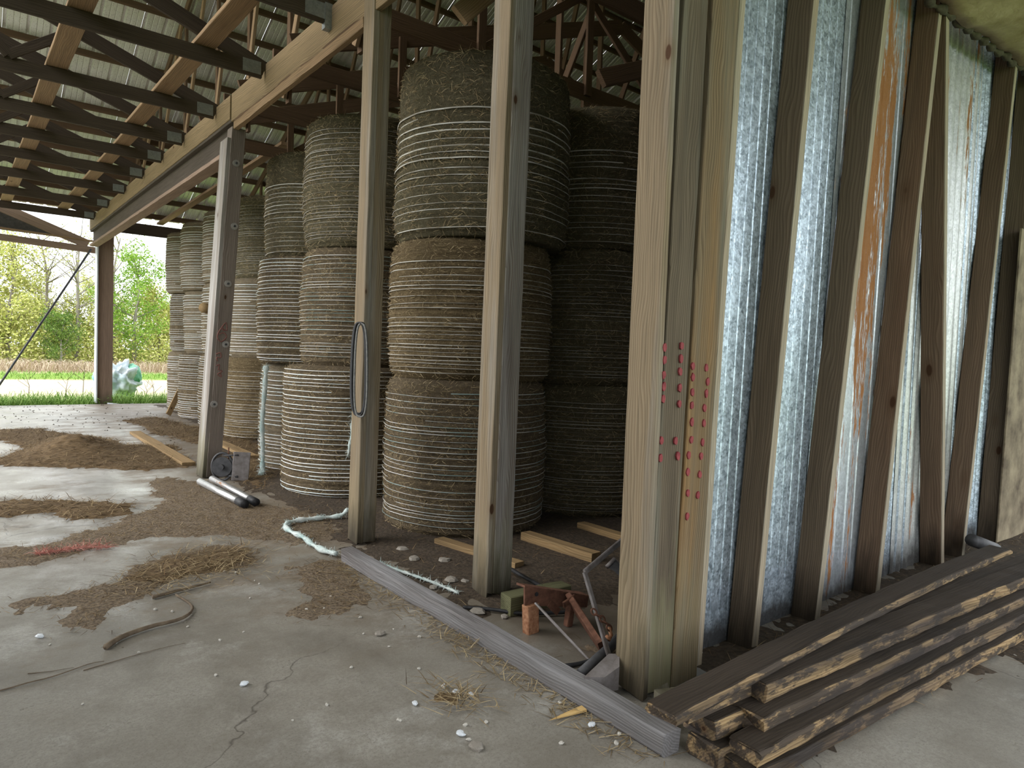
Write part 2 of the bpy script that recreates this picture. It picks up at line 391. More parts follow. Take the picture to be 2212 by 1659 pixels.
def net_mat(name, col, teal=None):
    b = NB(name)
    n = b.noise(b.coord((3, 3, 9)), 1.0, 2)
    c = b.mix(b.rng(n, 0.45, 0.6), (*col, 1), (*(teal or col), 1))
    return b.fin(c, 0.45, 0, 0.5)
M['net'] = net_mat('net_wrap', (0.56, 0.54, 0.49), (0.26, 0.235, 0.19))
M['net_white'] = net_mat('net_wrap_white', (0.80, 0.80, 0.78), (0.62, 0.70, 0.70))
M['net_teal'] = net_mat('net_wrap_teal', (0.56, 0.55, 0.52), (0.24, 0.34, 0.33))
M['net_dim'] = net_mat('net_wrap_thin', (0.42, 0.40, 0.37), (0.17, 0.145, 0.11))

def concrete():
    b = NB('concrete')
    tc = b.n('ShaderNodeNewGeometry'); v = tc.outputs['Position']
    def nz(scale, detail=5, rough=0.6, loc=(0, 0, 0), sc=(1, 1, 1)):
        mp = b.n('ShaderNodeMapping'); b.set(mp.inputs[0], v); mp.inputs['Location'].default_value = loc; mp.inputs['Scale'].default_value = sc
        return b.noise(mp.outputs[0], scale, detail, rough)
    big = nz(0.7, 4); mid = nz(3.1, 6, 0.65, (5, 2, 0)); fine = nz(60, 3, 0.6)
    col = b.mix(b.rng(big, 0.40, 0.60), (0.235, 0.217, 0.187, 1), (0.325, 0.307, 0.272, 1))
    col = b.mix(b.rng(mid, 0.43, 0.62, 0, 0.6), col, (0.185, 0.165, 0.135, 1))
    pale = nz(1.7, 6, 0.7, (9, 4, 0)); col = b.mix(b.rng(pale, 0.54, 0.66, 0, 0.6), col, (0.48, 0.47, 0.44, 1))
    col = b.mix(b.rng(fine, 0.42, 0.6, 0.0, 0.35), col, (0.165, 0.15, 0.125, 1))
    s2 = b.n('ShaderNodeSeparateXYZ'); b.set(s2.inputs[0], v)
    far_light = b.math('MULTIPLY', b.rng(b.math('ADD', s2.outputs[1], b.math('MULTIPLY', mid, 3.0)), 5.0, 10.0), 0.65)
    col = b.mix(far_light, col, (0.52, 0.50, 0.46, 1))  # far floor painted paler, standing in for bright sky light
    # dark scuff that runs toward the lower middle of the view, away from the wall
    mp = b.n('ShaderNodeMapping'); b.set(mp.inputs[0], v)
    st = nz(1.1, 6, 0.62, (2.5, 8.5, 0), (1.6, 0.7, 1)); col = b.mix(b.rng(st, 0.49, 0.63, 0, 0.60), col, (0.135, 0.12, 0.10, 1))
    sp_k = nz(150, 2, 0.5); col = b.mix(b.rng(sp_k, 0.57, 0.66, 0, 0.5), col, (0.12, 0.105, 0.085, 1))
    wpn = b.n('ShaderNodeTexNoise'); b.set(wpn.inputs['Vector'], v); wpn.inputs['Scale'].default_value = 1.3; wpn.inputs['Detail'].default_value = 5
    wadd = b.n('ShaderNodeVectorMath', _operation='MULTIPLY_ADD'); b.set(wadd.inputs[0], wpn.outputs['Color']); wadd.inputs[1].default_value = (0.9, 0.9, 0); b.set(wadd.inputs[2], v)
    ck = b.vor(wadd.outputs[0], 0.33, 'DISTANCE_TO_EDGE'); crack = b.math('MULTIPLY', b.rng(ck.outputs['Distance'], 0.0, 0.0016, 1.0, 0.0), b.rng(big, 0.46, 0.56))
    col = b.mix(b.math('MULTIPLY', crack, 0.75), col, (0.05, 0.042, 0.035, 1))
    # thin dust film of chaff around the litter
    dust = nz(2.2, 7, 0.7, (1, 7, 0), (0.8, 1.2, 1))
    sep = b.n('ShaderNodeSeparateXYZ'); b.set(sep.inputs[0], v)
    near = b.rng(sep.outputs[0], -1.6, 0.1, 0.0, 0.22)
    df = b.rng(b.math('ADD', dust, near), 0.56, 0.72, 0.0, 0.6)
    inner = b.math('MULTIPLY', b.math('MULTIPLY', b.rng(b.math('ADD', sep.outputs[0], b.math('MULTIPLY', dust, 0.3)), 0.0, 0.35), b.rng(sep.outputs[1], 0.0, 0.45)), b.rng(dust, 0.25, 0.55, 0.5, 0.9))
    col = b.mix(inner, col, (0.085, 0.066, 0.047, 1))
    far = b.rng(sep.outputs[1], 0.5, 2.5)
    col = b.mix(b.math('MULTIPLY', df, far), col, (0.17, 0.125, 0.08, 1))
    b.bump(b.math('ADD', b.math('MULTIPLY', mid, 0.7), b.math('MULTIPLY', fine, 0.3)), 0.22, 0.01)
    r = b.rng(mid, 0.3, 0.7, 0.22, 0.5)
    r = b.math('ADD', r, b.math('MULTIPLY', b.math('MULTIPLY', df, far), 0.4), True)
    return b.fin(col, r, 0, 0.7)
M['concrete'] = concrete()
def groundmat():
    b = NB('field_ground')
    g = b.n('ShaderNodeNewGeometry'); v = g.outputs['Position']
    sep = b.n('ShaderNodeSeparateXYZ'); b.set(sep.inputs[0], v)
    n1 = b.noise(v, 0.5, 5); n2 = b.noise(v, 7, 4, 0.7)
    y = b.math('ADD', sep.outputs[1], b.math('MULTIPLY', b.math('SUBTRACT', n1, 0.5), 3.0))
    soil = b.mix(b.rng(n2, 0.35, 0.7), (0.46, 0.38, 0.25, 1), (0.66, 0.58, 0.42, 1))
    green = b.mix(b.rng(n2, 0.3, 0.7), (0.11, 0.20, 0.03, 1), (0.26, 0.36, 0.08, 1))
    gf = b.math('MAXIMUM', b.rng(y, 18.5, 20.5, 1, 0), b.math('MULTIPLY', b.rng(y, 28.5, 30.0), b.rng(y, 34.5, 36.5, 1, 0)))
    col = b.mix(gf, soil, green)
    dry = b.rng(y, 35.0, 37.0)
    col = b.mix(dry, col, b.mix(n2, (0.34, 0.25, 0.16, 1), (0.30, 0.29, 0.12, 1)))
    b.bump(n2, 0.5, 0.05)
    return b.fin(col, 0.95, 0, 0.1)
M['field'] = groundmat()
M['chaff'] = simple('chaff', (0.06, 0.045, 0.031), (0.27, 0.205, 0.14), 60, 0.95, detail=6, bump=0.9, bd=0.01)
M['dirt'] = simple('dark_dirt', (0.030, 0.022, 0.015), (0.095, 0.070, 0.048), 38, 0.95, detail=6, bump=0.9, bd=0.012)
M['hay_loose'] = simple('loose_hay', (0.07, 0.045, 0.023), (0.25, 0.165, 0.085), 40, 0.95, detail=6, bump=1.0, bd=0.02, aniso=(0.4, 1.6, 1))

# ------------------------------------------------------------------ setting: floor and land
EAVE = 16.2; SLOPE = 0.45; RIDGE = 6.0
def roof_z(y): return 4.30 + SLOPE * ((EAVE - y) if y >= RIDGE else (y - (2 * RIDGE - EAVE)))
V, Fc = boxgeo(-12, 13, -5.2, 16.05, -0.18, 0.0)
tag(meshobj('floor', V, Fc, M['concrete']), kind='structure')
N = 60
gx = np.linspace(-120, 120, N); gy = np.linspace(-60, 140, N)
V = [(x, y, -0.10 + 0.02 * mnoise.noise((x * 0.2, y * 0.2, 0))) for y in gy for x in gx]
Fc = [(j * N + i, j * N + i + 1, (j + 1) * N + i + 1, (j + 1) * N + i) for j in range(N - 1) for i in range(N - 1)]
tag(meshobj('ground', V, Fc, M['field']), kind='structure')

# ------------------------------------------------------------------ roof: purlins and ribbed panels
ceil = empty('ceiling', (0, 0, 4.3), kind='structure')
def panel_profile(wd=0.915):
    P = []; x = 0.0
    for k in range(3):
        x0 = k * 0.305
        P += [(x0, 0), (x0 + 0.020, 0.036), (x0 + 0.047, 0.036), (x0 + 0.067, 0), (x0 + 0.135, 0), (x0 + 0.145, 0.011), (x0 + 0.155, 0), (x0 + 0.215, 0), (x0 + 0.225, 0.011), (x0 + 0.235, 0)]
    P.append((wd, 0)); return P
def sheet_mesh(name, prof, L, mat, thick=0.0012):
    V = []; Fc = []; n = len(prof); seg = 2
    for s in range(seg + 1):
        for (x, z) in prof: V.append((x, s / seg * L, z))
    for s in range(seg):
        for i in range(n - 1):
            a = s * n + i; Fc.append((a, a + 1, a + n + 1, a + n))
    me = bpy.data.meshes.new(name); me.from_pydata(V, [], Fc); me.update(); me.materials.append(mat); return me
Ls = (EAVE + 0.25 - RIDGE) * math.hypot(1, SLOPE)
pm = sheet_mesh('roof_panel', panel_profile(), Ls, M['roof'])
ang = math.atan(SLOPE)
rr = random.Random(3)
for i in range(18):
    x0 = -5.4 + i * 0.917
    for side in (1, -1):
        o = bpy.data.objects.new('roof_panel', pm); COL.objects.link(o)
        if side == 1:
            mw = Matrix.Translation((x0, RIDGE, roof_z(RIDGE) + 0.16 + rr.uniform(-0.003, 0.003))) @ Matrix.Rotation(-ang, 4, 'X')
        else:
            mw = Matrix.Translation((x0 + 0.915, RIDGE, roof_z(RIDGE) + 0.16)) @ Matrix.Rotation(math.pi, 4, 'Z') @ Matrix.Rotation(-ang, 4, 'X')
        place(o, ceil, mw)
pV, pF = board_geo(15.7, 0.125, 0.04, seg=8)
pme = bpy.data.meshes.new('purlin'); pme.from_pydata(pV, [], pF); pme.update(); pme.materials.append(M['purlin'])
k = 0
y = EAVE
while y > RIDGE + 0.1:
    for yy, rot in ((y, -ang), (2 * RIDGE - y, ang)):
        o = bpy.data.objects.new('purlin', pme); COL.objects.link(o)
        place(o, ceil, Matrix.Translation((-5.4, yy, roof_z(yy) + 0.09)) @ Matrix.Rotation(rot, 4, 'X') @ Matrix.Rotation(math.pi / 2, 4, 'X'))
    y -= 0.60

# ------------------------------------------------------------------ header beam on the post row
hb = empty('header_beam', (0, 2.8, 3.7), 'long tan wooden header beam running over the posts', 'beam')
board('header_plank', (0.05, -1.2, 4.0), (0.05, 6.0, 4.0), 0.30, 0.05, (1, 0, 0), M['header'], hb)
board('header_plank', (0.05, 6.02, 4.01), (0.05, 16.1, 4.01), 0.26, 0.07, (1, 0, 0), M['header'], hb)
board('ledger_strip', (0.035, 2.86, 3.815), (0.035, 5.86, 3.775), 0.075, 0.055, (1, 0, 0), M['truss_tan'], hb, jit=0.004)
board('splintered_strip', (0.05, 2.86, 3.865), (0.05, 5.9, 3.835), 0.04, 0.05, (1, 0, 0), M['purlin'], hb, jit=0.006)
# lower steel-like girder between the leaning post and the far column
gd = empty('girder', (0.1, 6.2, 3.55), 'dark brown steel girder under the header beam', 'girder')
board('web', (0.10, 6.0, 3.73), (0.10, 16.1, 3.73), 0.30, 0.03, (1, 0, 0), M['header_dark'], gd)
board('flange', (0.10, 6.0, 3.555), (0.10, 16.1, 3.555), 0.05, 0.16, (1, 0, 0), M['steel_col'], gd)
board('flange', (0.08, 6.0, 3.865), (0.08, 16.1, 3.865), 0.035, 0.11, (1, 0, 0), M['header_dark'], gd)

# ------------------------------------------------------------------ posts
# corner post, built up from several boards
cp = empty('corner_post', (0.1, 0.05, 0), 'built-up corner post with columns of red paint dots', 'post')
board('side_board', (-0.043, 0.06, 0.0), (-0.030, 0.06, 4.3), 0.16, 0.036, (1, 0, 0), M['post'], cp, ragged=(0.03, 0))
fb1 = board('face_board', (0.053, 0.038, 0.0), (0.127, 0.038, 4.3), 0.160, 0.10, (0, -1, 0), M['post_dark'], cp, ragged=(0.05, 0))
fb2 = board('face_board', (0.226, 0.034, 0.0), (0.342, 0.034, 4.3), 0.185, 0.10, (0, -1, 0), M['post_orange'], cp, ragged=(0.03, 0))
board('edge_stud', (0.343, 0.06, 0.05), (0.477, 0.06, 4.3), 0.14, 0.045, (1, 0, 0), M['stud_edge'], cp)
for p in [(1437, 750), (1437, 777), (1435, 810), (1435, 835), (1434, 862), (1430, 952), (1428, 990),
          (1474, 747), (1473, 775), (1471, 803), (1470, 838), (1469, 872), (1461, 952), (1466, 985),
          (1498, 790), (1498, 815), (1497, 847), (1496, 876), (1496, 912), (1495, 950), (1489, 983), (1487, 1020), (1487, 1065), (1486, 1115),
          (1527, 795), (1530, 825), (1527, 850), (1523, 882), (1522, 915), (1519, 955), (1516, 985), (1513, 1025), (1509, 1070)]:
    w = OY(p[0], p[1], -0.0225)
    host = fb1 if p[0] < 1485 else fb2
    V = []; r0 = 0.0145
    for a in range(10): V.append((r0 * 0.8 * math.cos(a * 0.628) * rr.uniform(0.8, 1.15), 0, r0 * 1.25 * math.sin(a * 0.628) * rr.uniform(0.8, 1.15)))
    V += [(x, 0.008, z) for x, y_, z in V]
    Fc = [tuple(range(10)), tuple(range(19, 9, -1))] + [((a + 1) % 10, a, a + 10, (a + 1) % 10 + 10) for a in range(10)]
    meshobj('paint_dot', V, Fc, M['paint_red'], host, Matrix.Translation(w))

pb = empty('wooden_post', (0.27, 1.4, 0), 'two-board wooden post with grey weathered face, mossy at its foot', 'post')
board('side_board', (0.137, 1.375, 0.0), (0.172, 1.375, 4.3), 0.15, 0.045, (1, 0, 0), M['post'], pb, ragged=(0.05, 0))
board('face_board', (0.226, 1.345, 0.0), (0.255, 1.345, 4.3), 0.135, 0.10, (0, -1, 0), M['post_grey'], pb, ragged=(0.07, 0))

pc = empty('wooden_post', (0.06, 2.75, 0), 'pale wooden post with a drive belt hanging on it', 'post')
board('side_board', (0.012, 2.785, 0.0), (0.042, 2.785, 4.3), 0.155, 0.05, (1, 0, 0), M['post'], pc, ragged=(0.03, 0))
board('face_board', (0.083, 2.765, 0.0), (0.105, 2.765, 4.3), 0.11, 0.11, (0, -1, 0), M['post'], pc, ragged=(0.06, 0))

pd = empty('leaning_post', (-0.2, 5.88, 0), 'leaning bolted post with faint red writing, by two pipes', 'post')
D0 = Vector((-0.141, 5.93, 0)); D1 = Vector((0.069, 5.95, 3.76))
board('side_board', D0 + Vector((-0.088, 0.05, 0)), D1 + Vector((-0.098, 0.05, -0.12)), 0.25, 0.045, (1, 0, 0), M['post_grey'], pd, ragged=(0.02, 0))
db = board('face_board', D0, D1, 0.145, 0.16, (0, -1, 0), M['post_mauve'], pd, ragged=(0.03, 0))
dax = (D1 - D0).normalized()
def on_d(u, v):      # a point on the front face of the leaning post
    a = D0 + Vector((0, -0.0825, 0)); nrm = (Vector((0, -1, 0)) - dax * Vector((0, -1, 0)).dot(dax)).normalized()
    d = Vector(ray(u, v)); o = Vector(CAM); t = (a + 0 * nrm - o).dot(nrm) / d.dot(nrm); return o + d * t, nrm
def disc_geo(r, h, n=14):
    V = [(r * math.cos(2 * math.pi * a / n), r * math.sin(2 * math.pi * a / n), z) for z in (0, h) for a in range(n)]
    Fc = [tuple(range(n - 1, -1, -1)), tuple(range(n, 2 * n))] + [(a, (a + 1) % n, (a + 1) % n + n, a + n) for a in range(n)]
    return V, Fc
for u, v in [(510, 353), (506, 489), (492, 613), (487, 744), (462, 873)]:
    w, nrm = on_d(u, v)
    q = nrm.to_track_quat('Z', 'Y').to_matrix().to_4x4()
    V, Fc = disc_geo(0.036, 0.012); wo = meshobj('washer', V, Fc, M['bolt'], db, Matrix.Translation(w) @ q)
    V, Fc = disc_geo(0.013, 0.028, 6); meshobj('bolt_head', V, Fc, M['iron_dark'], pd, Matrix.Translation(w) @ q)
def scrawl(pts, rad=0.006):
    P = []
    for u, v in pts:
        w, nrm = on_d(u, v); P.append(w - nrm * 0.0005)
    o = tube('painted_mark', smooth_path(P, 4), rad, M['paint_faint'], db, 6)
scrawl([(479, 708), (488, 697), (490, 714), (479, 708), (484, 715)])
scrawl([(484, 700), (472, 718), (470, 730), (478, 738), (489, 728), (484, 719), (473, 722)])
scrawl([(467, 765), (476, 762), (477, 772), (468, 772), (470, 780)])
scrawl([(467, 790), (474, 788), (472, 798), (480, 802), (470, 808), (478, 814), (476, 806)])

pe = empty('far_column', (0.33, 16.35, 0), 'tall brown column with a white flashing edge at the open far end', 'column')
board('shaft', (0.36, 16.35, -0.1), (0.36, 16.35, 3.95), 0.30, 0.24, (0, -1, 0), M['steel_col'], pe)
board('flashing', (0.185, 16.30, 0.02), (0.185, 16.30, 4.18), 0.30, 0.03, (1, 0, 0), M['flash'], pe)

# far-end fascia and the frame of the lean-to beyond it
fs = board('eave_fascia', (0.3, 16.22, 4.06), (9.5, 16.22, 4.06), 0.26, 0.06, (0, -1, 0), M['truss'])
tag(fs, 'dark fascia board along the far eave above the field', 'fascia')
lt = empty('lean_to_frame', (-1.5, 16.6, 3.6), 'dark gable frame of a lean-to joining the far column', 'frame')
board('rafter', (-6.5, 16.6, 6.05), (0.05, 16.6, 3.62), 0.20, 0.08, (0, -1, 0), M['steel_col'], lt)
board('tie_beam', (-6.5, 16.6, 3.78), (0.25, 16.6, 3.50), 0.14, 0.08, (0, -1, 0), M['steel_col'], lt)
board('rail', (-6.5, 16.55, 3.95), (0.20, 16.55, 3.70), 0.035, 0.05, (0, -1, 0), M['truss_tan'], lt)
V = [(-6.4, 16.68, 3.85), (-0.35, 16.68, 3.72), (-6.4, 16.68, 6.0), (-6.4, 16.7, 3.85), (-0.35, 16.7, 3.72), (-6.4, 16.7, 6.0)]
meshobj('gable_siding', V, [(0, 1, 2), (5, 4, 3), (0, 3, 4, 1), (1, 4, 5, 2), (2, 5, 3, 0)], M['siding'], lt)
rod = tube('brace_rod', [OY(197, 538, 16.5), OY(-160, 1066, 16.5)], 0.022, M['iron_dark'], n=8)
tag(rod, 'thin dark brace rod slanting down from the far column', 'rod')

# ------------------------------------------------------------------ trusses over the aisle (span X, heels on the header)
truss_spots = [(3.48, 'first joist truss over the aisle, hung on the header with a steel hanger'), (4.97, 'second joist truss over the aisle, counted from the nearest'),
               (6.55, 'third joist truss over the aisle, counted from the nearest'), (7.96, 'fourth joist truss over the aisle, counted from the nearest'),
               (9.12, 'fifth joist truss over the aisle, counted from the nearest'), (10.4, 'sixth joist truss over the aisle, counted from the nearest'),
               (11.9, 'seventh joist truss over the aisle, counted from the nearest'), (13.6, 'eighth joist truss over the aisle, counted from the nearest'),
               (15.3, 'farthest joist truss over the aisle, by the open end')]
cV, cF = board_geo(5.3, 0.14, 0.04, seg=18, seed=5)
tV, tF = board_geo(2.8, 0.14, 0.038, seg=10, seed=6)
def shared(name, V, Fc, mat):
    me = bpy.data.meshes.new(name); me.from_pydata(V, [], Fc); me.update(); me.materials.append(mat); return me
chord_me = shared('bottom_chord', cV, cF, M['truss']); top_me = shared('top_chord', tV, tF, M['truss'])
plV, plF = boxgeo(-0.17, 0, -0.023, 0.023, -0.06, 0.06); plate_me = shared('gusset_plate', plV, plF, M['galv_plate'])
wV, wF = board_geo(1.0, 0.09, 0.036, seg=3, seed=8); web_me = shared('web', wV, wF, M['truss'])
def inst(me, name, parent, mw):
    o = bpy.data.objects.new(name, me); COL.objects.link(o); place(o, parent, mw); return o
def span(p0, p1, up, L0):
    mw, L = frame(p0, p1, up); return mw @ Matrix.Diagonal((L / L0, 1, 1, 1))
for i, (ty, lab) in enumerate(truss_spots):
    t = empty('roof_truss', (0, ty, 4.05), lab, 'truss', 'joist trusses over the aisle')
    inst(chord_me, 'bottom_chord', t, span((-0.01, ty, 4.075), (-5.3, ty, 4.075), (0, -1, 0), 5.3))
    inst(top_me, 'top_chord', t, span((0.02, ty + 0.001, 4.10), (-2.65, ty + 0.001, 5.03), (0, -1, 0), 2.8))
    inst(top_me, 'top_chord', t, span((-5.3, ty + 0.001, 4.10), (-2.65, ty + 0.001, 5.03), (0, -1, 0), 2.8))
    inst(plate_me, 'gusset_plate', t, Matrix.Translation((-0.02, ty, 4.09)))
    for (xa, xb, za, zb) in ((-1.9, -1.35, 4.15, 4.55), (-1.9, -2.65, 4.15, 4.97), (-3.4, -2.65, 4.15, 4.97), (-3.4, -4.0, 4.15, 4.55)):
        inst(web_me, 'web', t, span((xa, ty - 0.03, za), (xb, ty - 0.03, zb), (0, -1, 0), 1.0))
    if i == 0:
        V, Fc = boxgeo(-0.03, 0.03, -0.03, 0.03, -0.16, 0.04); meshobj('hanger', V, Fc, M['galv_plate'], t, Matrix.Translation((-0.0, ty, 4.12)))
# lateral braces lying along Y on the bottom chords
for (xa, xb, lab) in ((-1.48, -1.52, 'wide tan brace plank on the truss chords, farther from the header'), (-0.50, -0.56, 'wide tan brace plank on the truss chords, next to the header')):
    for seg_i, (ya, yb) in enumerate(((2.5, 8.2), (8.25, 15.4))):
        o = board('brace_plank', (xa, ya, 4.17), (xb, yb, 4.17), 0.185, 0.04, (0, 0, 1), M['truss_tan'])
        tag(o, lab + (', near length' if seg_i == 0 else ', far length'), 'plank', 'brace planks')

# ------------------------------------------------------------------ rafters trusses over the bales (span Y, under the purlins)
def bale_truss(x, lab, mat_ch, first):
    t = empty('rafter_truss', (x, 11, 4.3), lab, 'truss', 'rafter trusses over the hay')
    board('top_chord', (x, RIDGE, roof_z(RIDGE) - 0.03), (x, EAVE, roof_z(EAVE) + 0.0), 0.14, 0.04, (1, 0, 0), M['purlin'], t)
    board('top_chord', (x, RIDGE, roof_z(RIDGE) - 0.03), (x, -4.2, roof_z(-4.2) + 0.0), 0.14, 0.04, (1, 0, 0), M['purlin'], t)
    pz = [14.2, 12.4, 10.6, 8.8, 7.4, 6.0, 4.2, 2.4, 0.6]
    for j, yy in enumerate(pz):
        board('web_vertical', (x + 0.03, yy, 4.2), (x + 0.03, yy, roof_z(yy) + 0.03), 0.09, 0.038, (1, 0, 0), M['purlin'], t)
        if j + 1 < len(pz):
            y2 = pz[j + 1]
            hi, lo = (y2, yy)
            board('web_diagonal', (x - 0.03, lo, 4.25), (x - 0.03, hi, roof_z(hi) - 0.05), 0.09, 0.038, (1, 0, 0), M['truss_tan'] if first else M['purlin'], t)
    return t
bale_truss(0.62, 'rafter truss with tan diagonals just inside the header beam', M['purlin'], True)
bale_truss(3.1, 'rafter truss above the middle hay stacks', M['purlin'], False)
bale_truss(5.6, 'shadowed rafter truss above the deepest hay stacks', M['purlin'], False)
for yy, lab in ((2.0, 'bay truss over the hay, nearest the corner post'), (3.5, 'bay truss over the hay, second from the corner post'), (4.97, 'bay truss over the hay, third from the corner post'), (6.55, 'bay truss over the hay, fourth from the corner post'), (8.2, 'bay truss over the hay, fifth from the corner post')):
    t = empty('bay_truss', (0.2, yy, 4.2), lab, 'truss', 'bay trusses over the hay')
    board('bottom_chord', (0.1, yy, 4.24), (9.8, yy, 4.24), 0.16, 0.04, (0, -1, 0), M['purlin'], t)
    board('top_chord', (0.28, yy + 0.001, 4.42), (5.0, yy + 0.001, 6.1), 0.19, 0.04, (0, -1, 0), M['purlin'], t)
    board('top_chord', (9.8, yy + 0.001, 4.30), (5.0, yy + 0.001, 6.1), 0.19, 0.04, (0, -1, 0), M['purlin'], t)
    for xx in (1.5, 2.9, 4.3, 5.8, 7.2):
        board('web_vertical', (xx, yy - 0.035, 4.2), (xx, yy - 0.035, 4.30 + 0.367 * (xx if xx < 5 else 9.9 - xx)), 0.09, 0.036, (0, -1, 0), M['purlin'], t)
    for xa, xb in ((1.5, 2.9), (4.3, 2.9), (5.8, 7.2)):
        board('web_diagonal', (xa, yy + 0.035, 4.25), (xb, yy + 0.035, 4.22 + 0.367 * (xb if xb < 5 else 9.9 - xb)), 0.09, 0.036, (0, -1, 0), M['purlin'], t)
for (a, b_, lab) in (((0.4, 2.2, 3.75), (2.6, 2.2, 6.0), 'brown diagonal brace rising behind the grey weathered post'), ((1.6, 2.0, 3.6), (4.6, 2.0, 4.9), 'dark diagonal brace rising toward the corner post'), ((1.45, 16.2, 4.24), (1.45, 8.2, 4.40), 'tan brace above the far bales, left of the leaning post')):
    tag(board('diagonal_brace', a, b_, 0.14, 0.045, (0, -1, 0.3), M['purlin' if 'dark' in lab else 'truss_tan']), lab, 'brace')

# ------------------------------------------------------------------ stud wall on the right with metal sheets nailed behind
wr = empty('wall_right', (0.4, 0.07, 0), kind='structure')
studs = [((0.79, 0.0), (1.128, 4.15)), ((1.42, 0.0), (1.93, 4.15)), ((2.18, 0.0), (2.66, 4.1)), ((3.25, 0.0), (2.69, 4.1)), ((3.66, 0.0), (4.20, 4.1)), ((4.45, 0.0), (4.75, 4.1)), ((5.2, 0.0), (5.3, 4.1)), ((6.0, 0.0), (6.05, 4.1))]
for i, ((xa, za), (xb, zb)) in enumerate(studs):
    hx = 0.025
    o = board('stud', (xa + hx, 0.07, za), (xb + hx, 0.07, zb), 0.14, 0.052, (1, 0, 0), M['stud_red'] if i in (2, 3, 4) else M['stud'], wr, jit=0.001)
    # the sawn front edge, in a paler wood than the side
    board('sawn_edge', (xa + hx, -0.002, za + 0.02), (xb + hx, -0.002, zb), 0.05, 0.006, (0, -1, 0), M['stud_edge'], wr, jit=0.0008, bev=0.001)
def corr(n_w, pitch, amp, kind):
    P = []
    nx = int(n_w / pitch * (8 if kind == 'sin' else 12))
    for i in range(nx + 1):
        x = i / nx * n_w
        ph = (x / pitch) % 1
        if kind == 'sin': z = amp * math.sin(2 * math.pi * ph)
        else: z = -amp * (1 if 0.45 < ph < 0.55 else 0)
        P.append((x, z))
    return P
def wall_sheet(xa, xb, za, zb, y, mat, kind, pitch, amp, name='metal_sheet', tilt=0.0):
    prof = corr(xb - xa, pitch, amp, kind)
    me = sheet_mesh(name, prof, zb - za, mat)
    o = bpy.data.objects.new(name, me); COL.objects.link(o)
    # local x -> X, local y -> Z, local z -> -Y
    R = Matrix(((1, 0, 0, 0), (0, 0, -1, 0), (0, 1, 0, 0), (0, 0, 0, 1)))
    place(o, wr, Matrix.Translation((xa, y, za)) @ Matrix.Rotation(tilt, 4, 'Y') @ R)
    return o
sheets = [(0.30, 1.02, 'galv', 'v', 0.075, 0.003), (0.88, 1.78, 'galv', 'v', 0.085, 0.003), (1.60, 2.50, 'galv_rust', 'v', 0.12, 0.005), (2.32, 3.0, 'galv', 'v', 0.075, 0.004),
          (2.75, 3.95, 'galv_rust2', 'sin', 0.12, 0.008), (3.75, 4.75, 'galv', 'sin', 0.11, 0.016), (4.7, 5.6, 'galv', 'v', 0.068, 0.006), (5.5, 7.2, 'galv', 'v', 0.068, 0.006)]
for i, (xa, xb, mt, kd, pt, am) in enumerate(sheets):
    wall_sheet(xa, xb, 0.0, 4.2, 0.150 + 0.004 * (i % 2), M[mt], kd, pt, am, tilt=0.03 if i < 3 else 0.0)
for k in range(11):      # sheets added from the stud tops to the roof to darken the hay bay
    wall_sheet(0.45 + k * 0.92, 1.39 + k * 0.92, 4.20, roof_z(0.2) + 0.06, 0.22, M['galv_old'], 'v', 0.3, 0.02, name='light_block_sheet')
board('girt', (0.3, 0.20, 2.0), (7.2, 0.20, 2.0), 0.09, 0.04, (0, -1, 0), M['stud'], wr)
board('top_plate', (0.3, 0.07, 4.22), (7.2, 0.07, 4.22), 0.14, 0.08, (0, 0, 1), M['stud'], wr)
pnl = board('stained_panel', (5.0, -0.012, 0.0), (5.1, -0.012, 2.6), 1.15, 0.014, (0, -1, 0), M['panel_dirty'], wr, seg=4, bev=0.002)
# hanging foam board at the top of the wall
ib = empty('foam_board', (3.0, -0.2, 3.75), 'torn cream foam board hanging at the top of the stud wall', 'insulation')
V = []; Fc = []
nx, ny = 26, 10
for j in range(ny):
    for i in range(nx):
        x = 2.46 + i * 0.10; yv = -0.02 - j * 0.085
        z = 3.745 + 0.06 * (x - 2.5) + 0.055 * mnoise.noise((x * 2.2, yv * 3, 1)) + 0.10 * (j / ny) ** 1.5 + 0.02 * mnoise.noise((x * 9, yv * 9, 4))
        if i == 0: x += 0.06 * mnoise.noise((3, yv * 6, 2))
        V.append((x, yv, z))
b0 = len(V); V += [(x, yv, z + 0.09) for x, yv, z in V]
for j in range(ny - 1):
    for i in range(nx - 1):
        a = j * nx + i
        Fc.append((a, a + nx, a + nx + 1, a + 1)); Fc.append((a + b0, a + b0 + 1, a + b0 + nx + 1, a + b0 + nx))
for j in range(ny - 1):
    for a, c in ((j * nx, (j + 1) * nx), ((j + 1) * nx + nx - 1, j * nx + nx - 1)): Fc.append((a, a + b0, c + b0, c))
for i in range(nx - 1):
    for a, c in ((i + 1, i), ((ny - 1) * nx + i, (ny - 1) * nx + i + 1)): Fc.append((a, a + b0, c + b0, c))
meshobj('panel', V, Fc, M['insul'], ib, None, True)
eP = [(2.44 + 0.1 * i, -0.005 + 0.02 * mnoise.noise((i * 0.7, 0, 0)), 3.74 + 0.006 * i + 0.02 * mnoise.noise((i * 0.9, 3, 0))) for i in range(24)]
tube('torn_edge', smooth_path(eP, 3), lambda s: 0.022 + 0.012 * math.sin(s * 90), M['insul_dark'], ib, 7)

